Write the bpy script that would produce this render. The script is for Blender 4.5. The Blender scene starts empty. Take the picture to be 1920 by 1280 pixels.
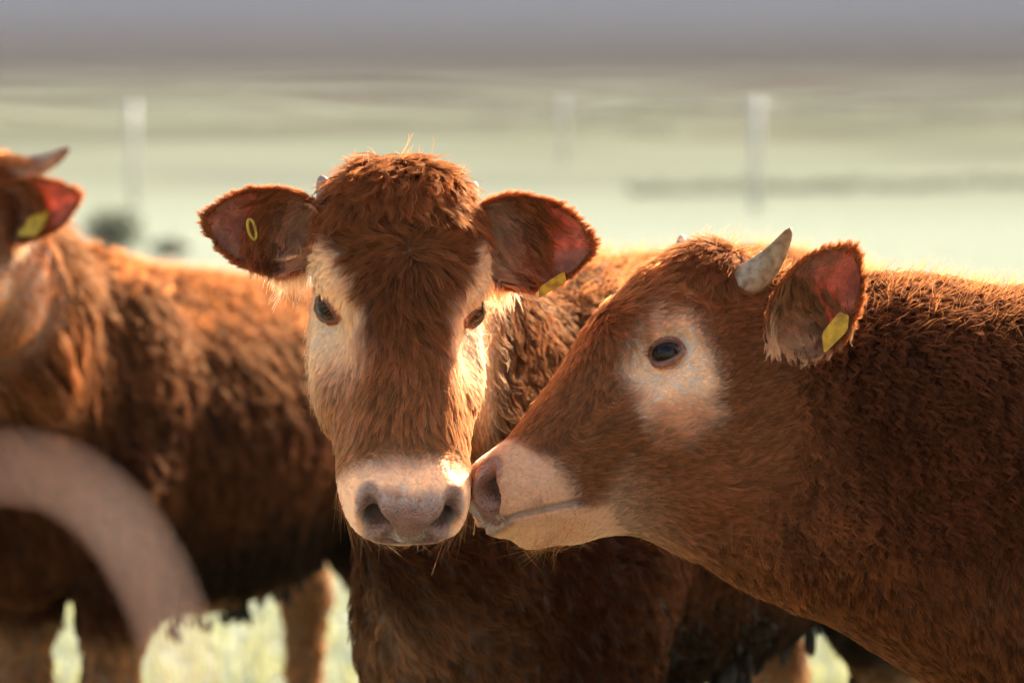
import bpy, math, random
import numpy as np
from mathutils import Vector, Matrix
from mathutils.kdtree import KDTree

FUR = True
rng = np.random.default_rng(7)
random.seed(7)
scn = bpy.context.scene
C = scn.collection
R = math.radians

# ------------------------------------------------------------------ camera
CAM_H = 1.35
PITCH = R(3.2)
FPX = 85.0 / 36.0 * 1920.0
FOCUS = 2.98
cam_d = bpy.data.cameras.new('camera')
cam = bpy.data.objects.new('camera', cam_d)
C.objects.link(cam)
scn.camera = cam
cam.location = (0, 0, CAM_H)
cam.rotation_euler = (R(90) - PITCH, 0, 0)
cam_d.lens = 85
cam_d.sensor_width = 36
cam_d.clip_start = 0.05
cam_d.clip_end = 6000
cam_d.dof.use_dof = True
cam_d.dof.focus_distance = FOCUS
cam_d.dof.aperture_fstop = 2.8

# ------------------------------------------------------------------ world, sun, exposure
SUN_EL, SUN_AZ = R(29), R(33)          # behind the herd, to the right
world = bpy.data.worlds.new('World')
scn.world = world
world.use_nodes = True
nt = world.node_tree
sky = nt.nodes.new('ShaderNodeTexSky')
sky.sky_type = 'NISHITA'
sky.sun_disc = False
sky.sun_elevation = SUN_EL
sky.sun_rotation = SUN_AZ              # clockwise from +Y
sky.air_density = 1.0
sky.dust_density = 5.0
sky.ozone_density = 0.4
bg = nt.nodes['Background']
nt.links.new(sky.outputs['Color'], bg.inputs['Color'])
bg.inputs['Strength'].default_value = 0.072
sun_d = bpy.data.lights.new('sun', 'SUN')
sun_d.energy = 5.0
sun_d.angle = R(0.5)
sun_d.color = (1.0, 0.88, 0.73)
sun = bpy.data.objects.new('sun', sun_d)
C.objects.link(sun)
sdir = Vector((math.sin(SUN_AZ) * math.cos(SUN_EL), math.cos(SUN_AZ) * math.cos(SUN_EL), math.sin(SUN_EL)))
sun.rotation_euler = sdir.to_track_quat('Z', 'Y').to_euler()
sun.location = (20, 20, 20)
vs = scn.view_settings
vs.view_transform = 'Standard'
vs.look = 'None'
vs.exposure = 1.97
vs.gamma = 1.0
vs.use_curve_mapping = False
scn.cycles.use_denoising = True
scn.cycles.max_bounces = 7
scn.cycles.transparent_max_bounces = 8
scn.cycles_curves.shape = 'RIBBONS'
scn.cycles_curves.subdivisions = 2

# ------------------------------------------------------------------ pixel -> point
FWD = np.array([0, math.cos(PITCH), -math.sin(PITCH)])
UPV = np.array([0, math.sin(PITCH), math.cos(PITCH)])
RGT = np.array([1.0, 0, 0])
CAMP = np.array([0, 0, CAM_H])
def P(px, py, d):
    return CAMP + RGT * ((px - 960) / FPX * d) + UPV * (-(py - 640) / FPX * d) + FWD * d
def camvec(x, y, z):
    """a direction given as right, up, away from the camera"""
    v = RGT * x + UPV * y + FWD * z
    return v / np.linalg.norm(v)
def smooth(a, b, x):
    t = np.clip((x - a) / (b - a), 0, 1)
    return t * t * (3 - 2 * t)
def unit(v):
    return v / np.maximum(np.linalg.norm(v, axis=-1, keepdims=True), 1e-9)

# ------------------------------------------------------------------ signed-distance sculpting
class Field:
    """smooth-blended solids on a rectilinear grid, skinned as one continuous mesh"""
    def __init__(s, xs, ys, zs):
        s.ax = [np.asarray(a, np.float32) for a in (xs, ys, zs)]
        s.f = np.full([len(a) for a in s.ax], 0.25, np.float32)
    def box(s, lo, hi):
        sl = []
        for a, l, h in zip(s.ax, lo, hi):
            i, j = np.searchsorted(a, l), np.searchsorted(a, h)
            if j - i < 1: return None
            sl.append(slice(max(i - 1, 0), min(j + 1, len(a))))
        return tuple(sl)
    def pts(s, sl):
        return np.meshgrid(*[a[q] for a, q in zip(s.ax, sl)], indexing='ij', sparse=True)
    def blend(s, sl, d, k):
        o = s.f[sl]
        h = np.maximum(k - np.abs(o - d), 0) / k
        s.f[sl] = np.minimum(o, d) - h * h * k * 0.25
    def carve(s, sl, d, k):
        o = s.f[sl]; d = -d
        h = np.maximum(k - np.abs(o - d), 0) / k
        s.f[sl] = np.maximum(o, d) + h * h * k * 0.25
    def cone(s, a, b, ra, rb, k=0.03, op='blend'):
        a = np.asarray(a, np.float32); b = np.asarray(b, np.float32)
        m = max(ra, rb) + k + 0.05
        sl = s.box(np.minimum(a, b) - m, np.maximum(a, b) + m)
        if sl is None: return
        X, Y, Z = s.pts(sl)
        ab = b - a; L2 = float(ab @ ab) + 1e-9
        x, y, z = X - a[0], Y - a[1], Z - a[2]
        t = np.clip((x * ab[0] + y * ab[1] + z * ab[2]) / L2, 0, 1)
        d = np.sqrt((x - t * ab[0]) ** 2 + (y - t * ab[1]) ** 2 + (z - t * ab[2]) ** 2) - (ra + (rb - ra) * t)
        getattr(s, op)(sl, d.astype(np.float32), k)
    def ell(s, c, rad, M=None, k=0.03, op='blend'):
        c = np.asarray(c, np.float32); M = np.eye(3) if M is None else np.asarray(M)
        rad = np.asarray(rad, float)
        ext = np.sqrt(((M * rad[:, None]) ** 2).sum(0)) + k + 0.05
        sl = s.box(c - ext, c + ext)
        if sl is None: return
        X, Y, Z = s.pts(sl)
        x, y, z = X - c[0], Y - c[1], Z - c[2]
        q = [x * float(M[i, 0]) + y * float(M[i, 1]) + z * float(M[i, 2]) for i in range(3)]
        k0 = np.sqrt(sum((q[i] / rad[i]) ** 2 for i in range(3)))
        k1 = np.sqrt(sum((q[i] / rad[i] ** 2) ** 2 for i in range(3)))
        d = k0 * (k0 - 1) / np.maximum(k1, 1e-6)
        getattr(s, op)(sl, d.astype(np.float32), k)
    def skin(s):
        f = s.f; nx, ny, nz = f.shape
        ins = f < 0
        cnt = np.zeros((nx - 1, ny - 1, nz - 1), np.int8)
        offs = [(i, j, k) for i in (0, 1) for j in (0, 1) for k in (0, 1)]
        for i, j, k in offs:
            cnt += ins[i:nx - 1 + i, j:ny - 1 + j, k:nz - 1 + k]
        act = (cnt > 0) & (cnt < 8)
        ci = np.argwhere(act)
        idx = np.full(cnt.shape, -1, np.int64)
        idx[act] = np.arange(len(ci))
        val = {o: f[ci[:, 0] + o[0], ci[:, 1] + o[1], ci[:, 2] + o[2]] for o in offs}
        pos = {o: np.stack([s.ax[d][ci[:, d] + o[d]] for d in range(3)], 1) for o in offs}
        acc = np.zeros((len(ci), 3)); n = np.zeros(len(ci))
        for o in offs:
            for d in range(3):
                if o[d] == 0:
                    q = list(o); q[d] = 1; q = tuple(q)
                    va, vb = val[o], val[q]
                    m = (va < 0) != (vb < 0)
                    t = np.where(m, va / np.where(m, va - vb, 1), 0)
                    p = pos[o] + (pos[q] - pos[o]) * t[:, None]
                    acc[m] += p[m]; n[m] += 1
        V = acc / n[:, None]
        F = []
        for d in range(3):
            a = [slice(None)] * 3; b = [slice(None)] * 3
            a[d] = slice(0, -1); b[d] = slice(1, None)
            e1, e2 = [x for x in range(3) if x != d]
            sa, sb = ins[tuple(a)], ins[tuple(b)]
            ed = np.argwhere(sa != sb)
            ed = ed[(ed[:, e1] > 0) & (ed[:, e2] > 0) & (ed[:, e1] < f.shape[e1] - 1) & (ed[:, e2] < f.shape[e2] - 1)]
            flip = sa[tuple(ed.T)]
            def cell(o1, o2):
                q = ed.copy(); q[:, e1] -= o1; q[:, e2] -= o2
                return idx[tuple(q.T)]
            quad = np.stack([cell(1, 1), cell(0, 1), cell(0, 0), cell(1, 0)], 1)
            if d == 1: flip = ~flip
            quad[~flip] = quad[~flip][:, ::-1]
            F.append(quad)
        return V, np.concatenate(F)

def graded(lo, hi, flo, fhi, fine, coarse):
    out = [lo]
    while out[-1] < hi:
        p = out[-1]
        g = max(flo - p, p - fhi, 0)
        out.append(p + fine + min(g * 0.25, coarse - fine))
    return np.array(out)

# ------------------------------------------------------------------ object helpers
def mesh_obj(name, V, F, parent=None, mats=(), fmat=None, sm=True):
    me = bpy.data.meshes.new(name)
    V = np.asarray(V, float)
    if parent is not None:
        root = parent
        while root.parent: root = root.parent
        V = V - np.array(root.location)
    me.from_pydata(V.tolist(), [], [list(map(int, q)) for q in F])
    for m in mats: me.materials.append(m)
    if fmat is not None: me.polygons.foreach_set('material_index', np.asarray(fmat, np.int32))
    if sm: me.polygons.foreach_set('use_smooth', np.ones(len(me.polygons), bool))
    me.update()
    o = bpy.data.objects.new(name, me)
    C.objects.link(o)
    if parent is not None: o.parent = parent
    return o
def empty(name, loc):
    o = bpy.data.objects.new(name, None)
    C.objects.link(o)
    o.location = loc
    bpy.context.view_layer.update()
    return o
def tag(o, label=None, cat=None, group=None, kind=None):
    if label: o['label'] = label
    if cat: o['category'] = cat
    if group: o['group'] = group
    if kind: o['kind'] = kind
    return o
def tube(path, rad, seg=10, cap=True):
    path = np.asarray(path, float); n = len(path)
    rad = np.broadcast_to(np.asarray(rad, float), (n,))
    T = unit(np.gradient(path, axis=0))
    ref = np.array([0, 0, 1.0]) if abs(T[0][2]) < 0.9 else np.array([1.0, 0, 0])
    V = []
    for p, t, r in zip(path, T, rad):
        a = unit(np.cross(t, ref)); b = np.cross(t, a); ref = np.cross(a, t) if np.linalg.norm(np.cross(a, t)) > 0 else ref
        th = np.linspace(0, 2 * np.pi, seg, endpoint=False)
        V.append(p + r * (np.cos(th)[:, None] * a + np.sin(th)[:, None] * b))
    V = np.concatenate(V)
    F = []
    for i in range(n - 1):
        for j in range(seg):
            F.append([i * seg + j, i * seg + (j + 1) % seg, (i + 1) * seg + (j + 1) % seg, (i + 1) * seg + j])
    if cap:
        F.append(list(range(seg))[::-1]); F.append([(n - 1) * seg + j for j in range(seg)])
    return V, F

# ------------------------------------------------------------------ the cattle: heads and bodies
class Head:
    """frame of a head: l = towards the +l eye, u = poll to muzzle, v = dorsal; origin midway between the eyes"""
    def __init__(s, O, u, v, sc=1.0, long=0.0):
        s.long = long
        s.O = np.asarray(O, float)
        s.u = unit(np.asarray(u, float))
        v = np.asarray(v, float); v = v - s.u * (v @ s.u)
        s.v = unit(v)
        s.l = np.cross(s.u, s.v)
        s.M = np.stack([s.l, s.u, s.v])
        s.sc = sc
    def w(s, l, u, v):
        u = u + s.long * max(u - .1, 0)
        return s.O + (s.l * l + s.u * u + s.v * v) * s.sc
    def loc(s, p):
        q = (np.asarray(p) - s.O) @ s.M.T / s.sc
        q[..., 1] = np.where(q[..., 1] > .1, .1 + (q[..., 1] - .1) / (1 + s.long), q[..., 1])
        return q

def sculpt_head(F, H, jaw=1.0):
    s = H.sc
    def ell(c, r, k=0.03, rot=None, op='blend'):
        M = H.M if rot is None else rot @ H.M
        F.ell(H.w(*c), np.array(r) * s, M, k, op)
    def cone(a, b, ra, rb, k=0.03, op='blend'):
        F.cone(H.w(*a), H.w(*b), ra * s, rb * s, k, op)
    def rl(a):   # rotation about the lateral axis
        c, q = math.cos(a), math.sin(a)
        return np.array([[1, 0, 0], [0, c, q], [0, -q, c]])
    ell((0, -.070, -.005), (.098, .108, .085))                   # cranium
    ell((0, -.055, .030), (.088, .125, .056), .04)               # forehead
    ell((0, -.130, .016), (.064, .044, .040), .04)               # poll
    for q in (-1, 1): ell((q * .038, -.136, .018), (.034, .036, .038), .03)
    for q in (-1, 1):
        ell((q * .080, -.026, .016), (.028, .044, .034), .03)    # brow
        ell((q * .066, .052, -.050), (.034, .080, .050), .04)    # cheek bone
        ell((q * .055, .025, -.118), (.043, .095, .082), .05)    # masseter
        cone((q * .021, .0, .048), (q * .019, .205, .022), .038, .033, .03)   # nasal bridge
        cone((q * .040, .06, -.03), (q * .034, .215, -.018), .055, .042, .04) # upper jaw
        cone((q * .040, .05, -.170), (q * .018, .20, -.070), .034, .027, .05)  # lower jaw
        ell((q * .034, .240, -.002), (.040, .055, .037), .03)    # lip pads
        ell((q * .036, .258, .028), (.028, .042, .032), .025)    # nostril wing
    ell((0, .250, .010), (.058, .052, .048), .03)                # muzzle
    ell((0, .250, -.043), (.042, .038, .027), .012)              # chin
    ell((0, .205, -.054), (.045, .05, .03), .03)
    for q in (-1, 1):
        # comma-shaped nostrils
        cone((q * .054, .268, .060), (q * .043, .292, .030), .0085, .0165, .009, 'carve')
        cone((q * .043, .292, .030), (q * .025, .304, .008), .0178, .0125, .009, 'carve')
        cone((q * .039, .290, .026), (q * .030, .240, .018), .0180, .014, .009, 'carve')
        # eye socket
        ell((q * .108, .003, .004), (.020, .024, .018), .018, None, 'carve')
        # hollow in front of the eye, hollow above the cheek
        ell((q * .098, .055, .010), (.020, .03, .016), .04, None, 'carve')
    # the slit of the mouth
    sl = F.box(H.w(0, .25, -.02) - .16, H.w(0, .25, -.02) + .16)
    X, Y, Z = F.pts(sl)
    rel = [X - H.O[0], Y - H.O[1], Z - H.O[2]]
    uu = sum(rel[i] * float(H.u[i]) for i in range(3)) / s; vv = sum(rel[i] * float(H.v[i]) for i in range(3)) / s
    uu = np.where(uu > .1, .1 + (uu - .1) / (1 + H.long), uu)
    # edge of the jaw against the throat
    aa = np.abs(sum(rel[i] * float(H.l[i]) for i in range(3)) / s)
    sl0, r0 = sl, rel
    sl = F.box(H.w(0, .10, -.15) - .2, H.w(0, .10, -.15) + .2)
    X, Y, Z = F.pts(sl); rel = [X - H.O[0], Y - H.O[1], Z - H.O[2]]
    q_ = [np.abs(sum(rel[i] * float(H.l[i]) for i in range(3)) / s), sum(rel[i] * float(H.u[i]) for i in range(3)) / s, sum(rel[i] * float(H.v[i]) for i in range(3)) / s]
    dj = np.full(F.f[sl].shape, 9.0, np.float32)
    jl = [(.050, .185, -.112), (.066, .11, -.190), (.080, .02, -.235), (.088, -.05, -.225)]
    for p0, p1 in zip(jl[:-1], jl[1:]):
        ab = np.array(p1) - np.array(p0)
        t = np.clip(sum((q_[i] - p0[i]) * ab[i] for i in range(3)) / (ab @ ab), 0, 1)
        dj = np.minimum(dj, np.sqrt(sum((q_[i] - p0[i] - t * ab[i]) ** 2 for i in range(3))))
    F.f[sl] += (.012 * np.exp(-(dj / .026) ** 2)).astype(np.float32)
    sl, rel = sl0, r0
    F.f[sl] += (.0045 * np.exp(-((vv + .021 - .613 * (uu - .268)) / .0042) ** 2) * smooth(.200, .222, uu)).astype(np.float32)

class Body:
    """frame of a body on the ground: f forward, l sideways, z up"""
    def __init__(s, x, y, fdir, sc=1.0, pitch=0.0):
        s.pitch = pitch
        s.O = np.array([x, y, 0.0]); s.f = unit(np.array([fdir[0], fdir[1], 0.0]))
        s.l = np.cross(np.array([0, 0, 1.0]), s.f); s.sc = sc
        s.M = np.stack([s.f, s.l, np.array([0, 0, 1.0])])
    def w(s, f, l, z):
        return s.O + (s.f * f + s.l * l + np.array([0, 0, z + s.pitch * (f - .3) * max(z - .1, 0)])) * s.sc

LEG_F = [(.43, .125, .82, .125), (.41, .125, .55, .068), (.425, .12, .38, .050), (.42, .12, .13, .036), (.44, .12, .05, .042)]
LEG_H = [(-.53, .125, .92, .175), (-.50, .135, .66, .095), (-.60, .125, .48, .056), (-.585, .125, .14, .038), (-.56, .125, .05, .044)]
def sculpt_body(F, B, legs=None, belly=0.0):
    s = B.sc
    def ell(c, r, k=0.06):
        F.ell(B.w(*c), np.array(r) * s, B.M, k)
    def cone(a, b, ra, rb, k=0.05):
        F.cone(B.w(*a), B.w(*b), ra * s, rb * s, k)
    ell((0, 0, .93), (.62, .265, .325))
    ell((.38, 0, .95), (.26, .215, .33))
    ell((-.48, 0, 1.02), (.28, .22, .25))
    ell((-.02, 0, .76 - belly), (.45, .20, .17))
    ell((.58, 0, .78), (.15, .15, .21))
    cone((.42, 0, 1.205), (-.30, 0, 1.19), .075, .085, .08)
    cone((-.30, 0, 1.19), (-.68, 0, 1.13), .085, .085, .08)
    for q in (-1, 1):
        ell((-.42, q * .155, 1.17), (.09, .07, .07), .06)
        ell((.36, q * .13, .98), (.14, .085, .25), .05)
        for L, off in ((LEG_F, (legs or {}).get(('f', q), 0)), (LEG_H, (legs or {}).get(('h', q), 0))):
            for (a, b) in zip(L[:-1], L[1:]):
                ta, tb = (a[2] < .6) * off * (1 - a[2]), (b[2] < .6) * off * (1 - b[2])
                cone((a[0] + ta, q * a[1], a[2]), (b[0] + tb, q * b[1], b[2]), a[3], b[3], .045)
    cone((-.72, 0, 1.12), (-.80, 0, .95), .035, .022, .04)
    cone((-.80, 0, .95), (-.79, 0, .5), .022, .014, .02)

# --- centre animal: looks straight out, body runs back and to the right
yw, th, rl_ = R(9), R(64), R(1.6)
hC = np.array([math.sin(yw), 0, -math.cos(yw)])
def rolled(x, y, z):
    return camvec(x * math.cos(rl_) + y * math.sin(rl_), -x * math.sin(rl_) + y * math.cos(rl_), z)
uC = rolled(*(hC * math.cos(th) + np.array([0, -1, 0]) * math.sin(th)))
vC = rolled(*(hC * math.sin(th) + np.array([0, 1, 0]) * math.cos(th)))
HC = Head(P(751, 576, 3.03), uC, vC, 1.0, .08)
bC0 = P(1000, 640, 3.62); bC1 = P(1730, 640, 4.75)
axC = unit((bC0 - bC1)[:2])
BC = Body(*(bC0[:2] - axC * .40), axC, .985)

# --- right animal: head in profile, body runs off to the right
uR = camvec(-.715, -.675, -.38)
vR = camvec(-.688, .726, -.05)
HR = Head(P(1262, 663, 2.97), uR, vR, .975)
HR.O = P(1262, 663, 2.97) + (HR.l if HR.l @ FWD > 0 else -HR.l) * .093
BR = Body(1.42, 3.28, unit(np.array([-1.0, -.16])), .95)

# --- left animal: head leaves the picture, body runs back and to the right
yl = R(-22)
hL = np.array([math.sin(yl), 0, -math.cos(yl)])
tl = R(52)
uL = camvec(*(hL * math.cos(tl) + np.array([0, -1, 0]) * math.sin(tl)))
vL = camvec(*(hL * math.sin(tl) + np.array([0, 1, 0]) * math.cos(tl)))
HL = Head(P(-102, 468, 4.35), uL, vL, 1.0)
bL0 = P(110, 640, 4.85); bL1 = P(800, 640, 6.0)
axL = unit((bL0 - bL1)[:2])
BL = Body(*(bL0[:2] - axL * .42), axL, .965, .13)

def build_field(H, B, neck, fine, coarse, xr, yr, zr, fx, fy, fz, legs=None, belly=0.0):
    F = Field(graded(*xr, *fx, fine, coarse), graded(*yr, *fy, fine, coarse), graded(*zr, *fz, fine, coarse))
    sculpt_body(F, B, legs, belly)
    for a, b, ra, rb in neck:
        F.cone(a, b, ra, rb, .07)
    sculpt_head(F, H)
    return F

neckC = [(HC.w(0, -.09, -.05), BC.w(.46, 0, 1.10), .095, .13),
         (HC.w(0, -.02, -.12), BC.w(.52, 0, .92), .085, .16),
         (HC.w(0, .0, -.16), BC.w(.60, 0, .74), .06, .13)]
neckR = [(HR.w(0, -.13, -.03), P(1700, 705, 3.08), .075, .105),
         (P(1700, 705, 3.08), P(1960, 745, 3.14), .105, .14),
         (HR.w(0, -.07, -.10), P(1640, 800, 3.06), .085, .125),
         (P(1640, 800, 3.06), P(1900, 890, 3.12), .125, .18),
         (HR.w(0, .07, -.17), P(1500, 955, 3.06), .070, .105),
         (P(1500, 955, 3.06), P(1860, 1075, 3.14), .105, .17)]
neckL = [(HL.w(0, -.09, -.05), BL.w(.46, 0, 1.10), .10, .14),
         (HL.w(0, -.03, -.12), BL.w(.52, 0, .95), .10, .18),
         (HL.w(0, .0, -.16), BL.w(.60, 0, .78), .07, .15)]
def rng_of(B, H):
    c = np.stack([B.w(.75, .35, 0), B.w(.75, -.35, 0), B.w(-.9, .35, 0), B.w(-.9, -.35, 0)] +
                 [H.w(l, u, v) for l in (-.15, .15) for u in (-.25, .33) for v in (-.25, .15)])
    return [(c[:, i].min() - .05, c[:, i].max() + .05) for i in range(2)] + [(-.02, max(1.42, H.w(0, -.2, .05)[2] + .1))]
def fine_of(H):
    c = np.stack([H.w(l, u, v) for l in (-.12, .12) for u in (-.2, .31) for v in (-.2, .10)])
    return [(c[:, i].min(), c[:, i].max()) for i in range(3)]

# ------------------------------------------------------------------ materials
def new_mat(name):
    m = bpy.data.materials.new(name); m.use_nodes = True
    nt = m.node_tree
    return m, nt, nt.nodes['Principled BSDF'], nt.nodes['Material Output']
def N(nt, t, **kw):
    n = nt.nodes.new(t)
    for k, v in kw.items(): setattr(n, k, v)
    return n
def ramp(nt, fac, stops):
    r = N(nt, 'ShaderNodeValToRGB')
    while len(r.color_ramp.elements) < len(stops): r.color_ramp.elements.new(0.5)
    for e, (p, c) in zip(r.color_ramp.elements, stops):
        e.position = p; e.color = (*c, 1)
    nt.links.new(fac, r.inputs['Fac'])
    return r.outputs['Color']

def fur_material(name, rough=0.32, lo=0.68, hi=1.12):
    m = bpy.data.materials.new(name); m.use_nodes = True
    nt = m.node_tree; nt.nodes.clear()
    out = N(nt, 'ShaderNodeOutputMaterial')
    at = N(nt, 'ShaderNodeAttribute', attribute_name='hair_col')
    hi_ = N(nt, 'ShaderNodeHairInfo')
    mp = N(nt, 'ShaderNodeMapRange')
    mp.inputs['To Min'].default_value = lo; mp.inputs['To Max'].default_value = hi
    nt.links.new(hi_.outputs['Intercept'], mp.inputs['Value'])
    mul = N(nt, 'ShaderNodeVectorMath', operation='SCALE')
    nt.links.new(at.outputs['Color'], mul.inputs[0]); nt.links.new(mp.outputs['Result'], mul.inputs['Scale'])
    # shaded strand body, light passing through it, and a faint gloss along it
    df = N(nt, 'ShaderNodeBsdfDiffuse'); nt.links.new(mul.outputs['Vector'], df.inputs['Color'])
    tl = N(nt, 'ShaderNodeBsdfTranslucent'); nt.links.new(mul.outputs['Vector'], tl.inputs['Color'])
    m0 = N(nt, 'ShaderNodeMixShader'); m0.inputs['Fac'].default_value = .40
    nt.links.new(df.outputs['BSDF'], m0.inputs[1]); nt.links.new(tl.outputs['BSDF'], m0.inputs[2])
    warm = N(nt, 'ShaderNodeVectorMath', operation='MULTIPLY'); warm.inputs[1].default_value = (2.3, 2.0, 1.5)
    nt.links.new(mul.outputs['Vector'], warm.inputs[0])
    tr = N(nt, 'ShaderNodeBsdfHair', component='Transmission')
    tr.inputs['RoughnessU'].default_value = .45; tr.inputs['RoughnessV'].default_value = 1.0
    rf = N(nt, 'ShaderNodeBsdfHair', component='Reflection')
    rf.inputs['RoughnessU'].default_value = rough; rf.inputs['RoughnessV'].default_value = 1.0
    for q in (tr, rf): nt.links.new(warm.outputs['Vector'], q.inputs['Color'])
    m1 = N(nt, 'ShaderNodeMixShader'); m1.inputs['Fac'].default_value = .38
    nt.links.new(tr.outputs['BSDF'], m1.inputs[1]); nt.links.new(rf.outputs['BSDF'], m1.inputs[2])
    ph = N(nt, 'ShaderNodeBsdfHairPrincipled', parametrization='COLOR')
    deep = N(nt, 'ShaderNodeVectorMath', operation='MULTIPLY'); deep.inputs[1].default_value = (.72, .62, .50)
    nt.links.new(mul.outputs['Vector'], deep.inputs[0]); nt.links.new(deep.outputs['Vector'], ph.inputs['Color'])
    ph.inputs['Roughness'].default_value = rough; ph.inputs['Radial Roughness'].default_value = .55; ph.inputs['IOR'].default_value = 1.4
    m3 = N(nt, 'ShaderNodeMixShader'); m3.inputs['Fac'].default_value = .10
    nt.links.new(m1.outputs['Shader'], m3.inputs[1]); nt.links.new(ph.outputs['BSDF'], m3.inputs[2])
    m2 = N(nt, 'ShaderNodeMixShader'); m2.inputs['Fac'].default_value = .58
    nt.links.new(m0.outputs['Shader'], m2.inputs[1]); nt.links.new(m3.outputs['Shader'], m2.inputs[2])
    nt.links.new(m2.outputs['Shader'], out.inputs['Surface'])
    return m
M_FUR = fur_material('fur')

def skin_material():
    m, nt, b, out = new_mat('hide')
    at = N(nt, 'ShaderNodeAttribute', attribute_name='coat')
    pad = N(nt, 'ShaderNodeAttribute', attribute_name='pad')
    tc = N(nt, 'ShaderNodeTexCoord')
    # freckled, finely pored nose leather
    vo = N(nt, 'ShaderNodeTexVoronoi'); vo.inputs['Scale'].default_value = 210
    ns = N(nt, 'ShaderNodeTexNoise'); ns.inputs['Scale'].default_value = 38; ns.inputs['Detail'].default_value = 4
    nt.links.new(tc.outputs['Object'], vo.inputs['Vector']); nt.links.new(tc.outputs['Object'], ns.inputs['Vector'])
    spots = ramp(nt, vo.outputs['Distance'], [(0.10, (.42, .30, .28)), (0.30, (1, 1, 1))])
    blot = ramp(nt, ns.outputs['Fac'], [(0.36, (.66, .56, .54)), (0.60, (1.08, 1.05, 1.03))])
    mx = N(nt, 'ShaderNodeMix', data_type='RGBA', blend_type='MULTIPLY'); mx.inputs['Factor'].default_value = .75
    nt.links.new(spots, mx.inputs['A']); nt.links.new(blot, mx.inputs['B'])
    fr = N(nt, 'ShaderNodeMix', data_type='RGBA', blend_type='MULTIPLY')
    nt.links.new(pad.outputs['Fac'], fr.inputs['Factor'])
    nt.links.new(at.outputs['Color'], fr.inputs['A']); nt.links.new(mx.outputs['Result'], fr.inputs['B'])
    nt.links.new(fr.outputs['Result'], b.inputs['Base Color'])
    rr = N(nt, 'ShaderNodeMapRange'); rr.inputs['To Min'].default_value = .75; rr.inputs['To Max'].default_value = .27
    nt.links.new(pad.outputs['Fac'], rr.inputs['Value']); nt.links.new(rr.outputs['Result'], b.inputs['Roughness'])
    v2 = N(nt, 'ShaderNodeTexVoronoi'); v2.inputs['Scale'].default_value = 330
    nt.links.new(tc.outputs['Object'], v2.inputs['Vector'])
    bp = N(nt, 'ShaderNodeBump'); bp.inputs['Distance'].default_value = .0015
    ml = N(nt, 'ShaderNodeMath', operation='MULTIPLY'); ml.inputs[1].default_value = .6
    nt.links.new(pad.outputs['Fac'], ml.inputs[0]); nt.links.new(ml.outputs[0], bp.inputs['Strength'])
    nt.links.new(v2.outputs['Distance'], bp.inputs['Height']); nt.links.new(bp.outputs['Normal'], b.inputs['Normal'])
    cw = N(nt, 'ShaderNodeMath', operation='MULTIPLY'); cw.inputs[1].default_value = .55
    nt.links.new(pad.outputs['Fac'], cw.inputs[0]); nt.links.new(cw.outputs[0], b.inputs['Coat Weight']); b.inputs['Coat Roughness'].default_value = .18
    nt.links.new(bp.outputs['Normal'], b.inputs['Coat Normal'])
    return m
M_HIDE = skin_material()
def ear_material():
    m, nt, b, out = new_mat('ear_skin')
    at = N(nt, 'ShaderNodeAttribute', attribute_name='coat')
    ns = N(nt, 'ShaderNodeTexNoise'); ns.inputs['Scale'].default_value = 55; ns.inputs['Detail'].default_value = 5
    tc = N(nt, 'ShaderNodeTexCoord'); nt.links.new(tc.outputs['Object'], ns.inputs['Vector'])
    vein = ramp(nt, ns.outputs['Fac'], [(0.35, (.55, .42, .38)), (0.62, (1.1, 1.05, 1.0))])
    mx = N(nt, 'ShaderNodeMix', data_type='RGBA', blend_type='MULTIPLY'); mx.inputs['Factor'].default_value = .8
    nt.links.new(at.outputs['Color'], mx.inputs['A']); nt.links.new(vein, mx.inputs['B'])
    nt.links.new(mx.outputs['Result'], b.inputs['Base Color']); b.inputs['Roughness'].default_value = .55
    tr = N(nt, 'ShaderNodeBsdfTranslucent')
    red = N(nt, 'ShaderNodeMix', data_type='RGBA', blend_type='MULTIPLY'); red.inputs['Factor'].default_value = 1
    red.inputs['B'].default_value = (1.35, .78, .52, 1)
    nt.links.new(mx.outputs['Result'], red.inputs['A']); nt.links.new(red.outputs['Result'], tr.inputs['Color'])
    ms = N(nt, 'ShaderNodeMixShader'); ms.inputs['Fac'].default_value = .6
    nt.links.new(b.outputs['BSDF'], ms.inputs[1]); nt.links.new(tr.outputs['BSDF'], ms.inputs[2])
    nt.links.new(ms.outputs['Shader'], out.inputs['Surface'])
    return m
M_EAR = ear_material()
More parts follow.
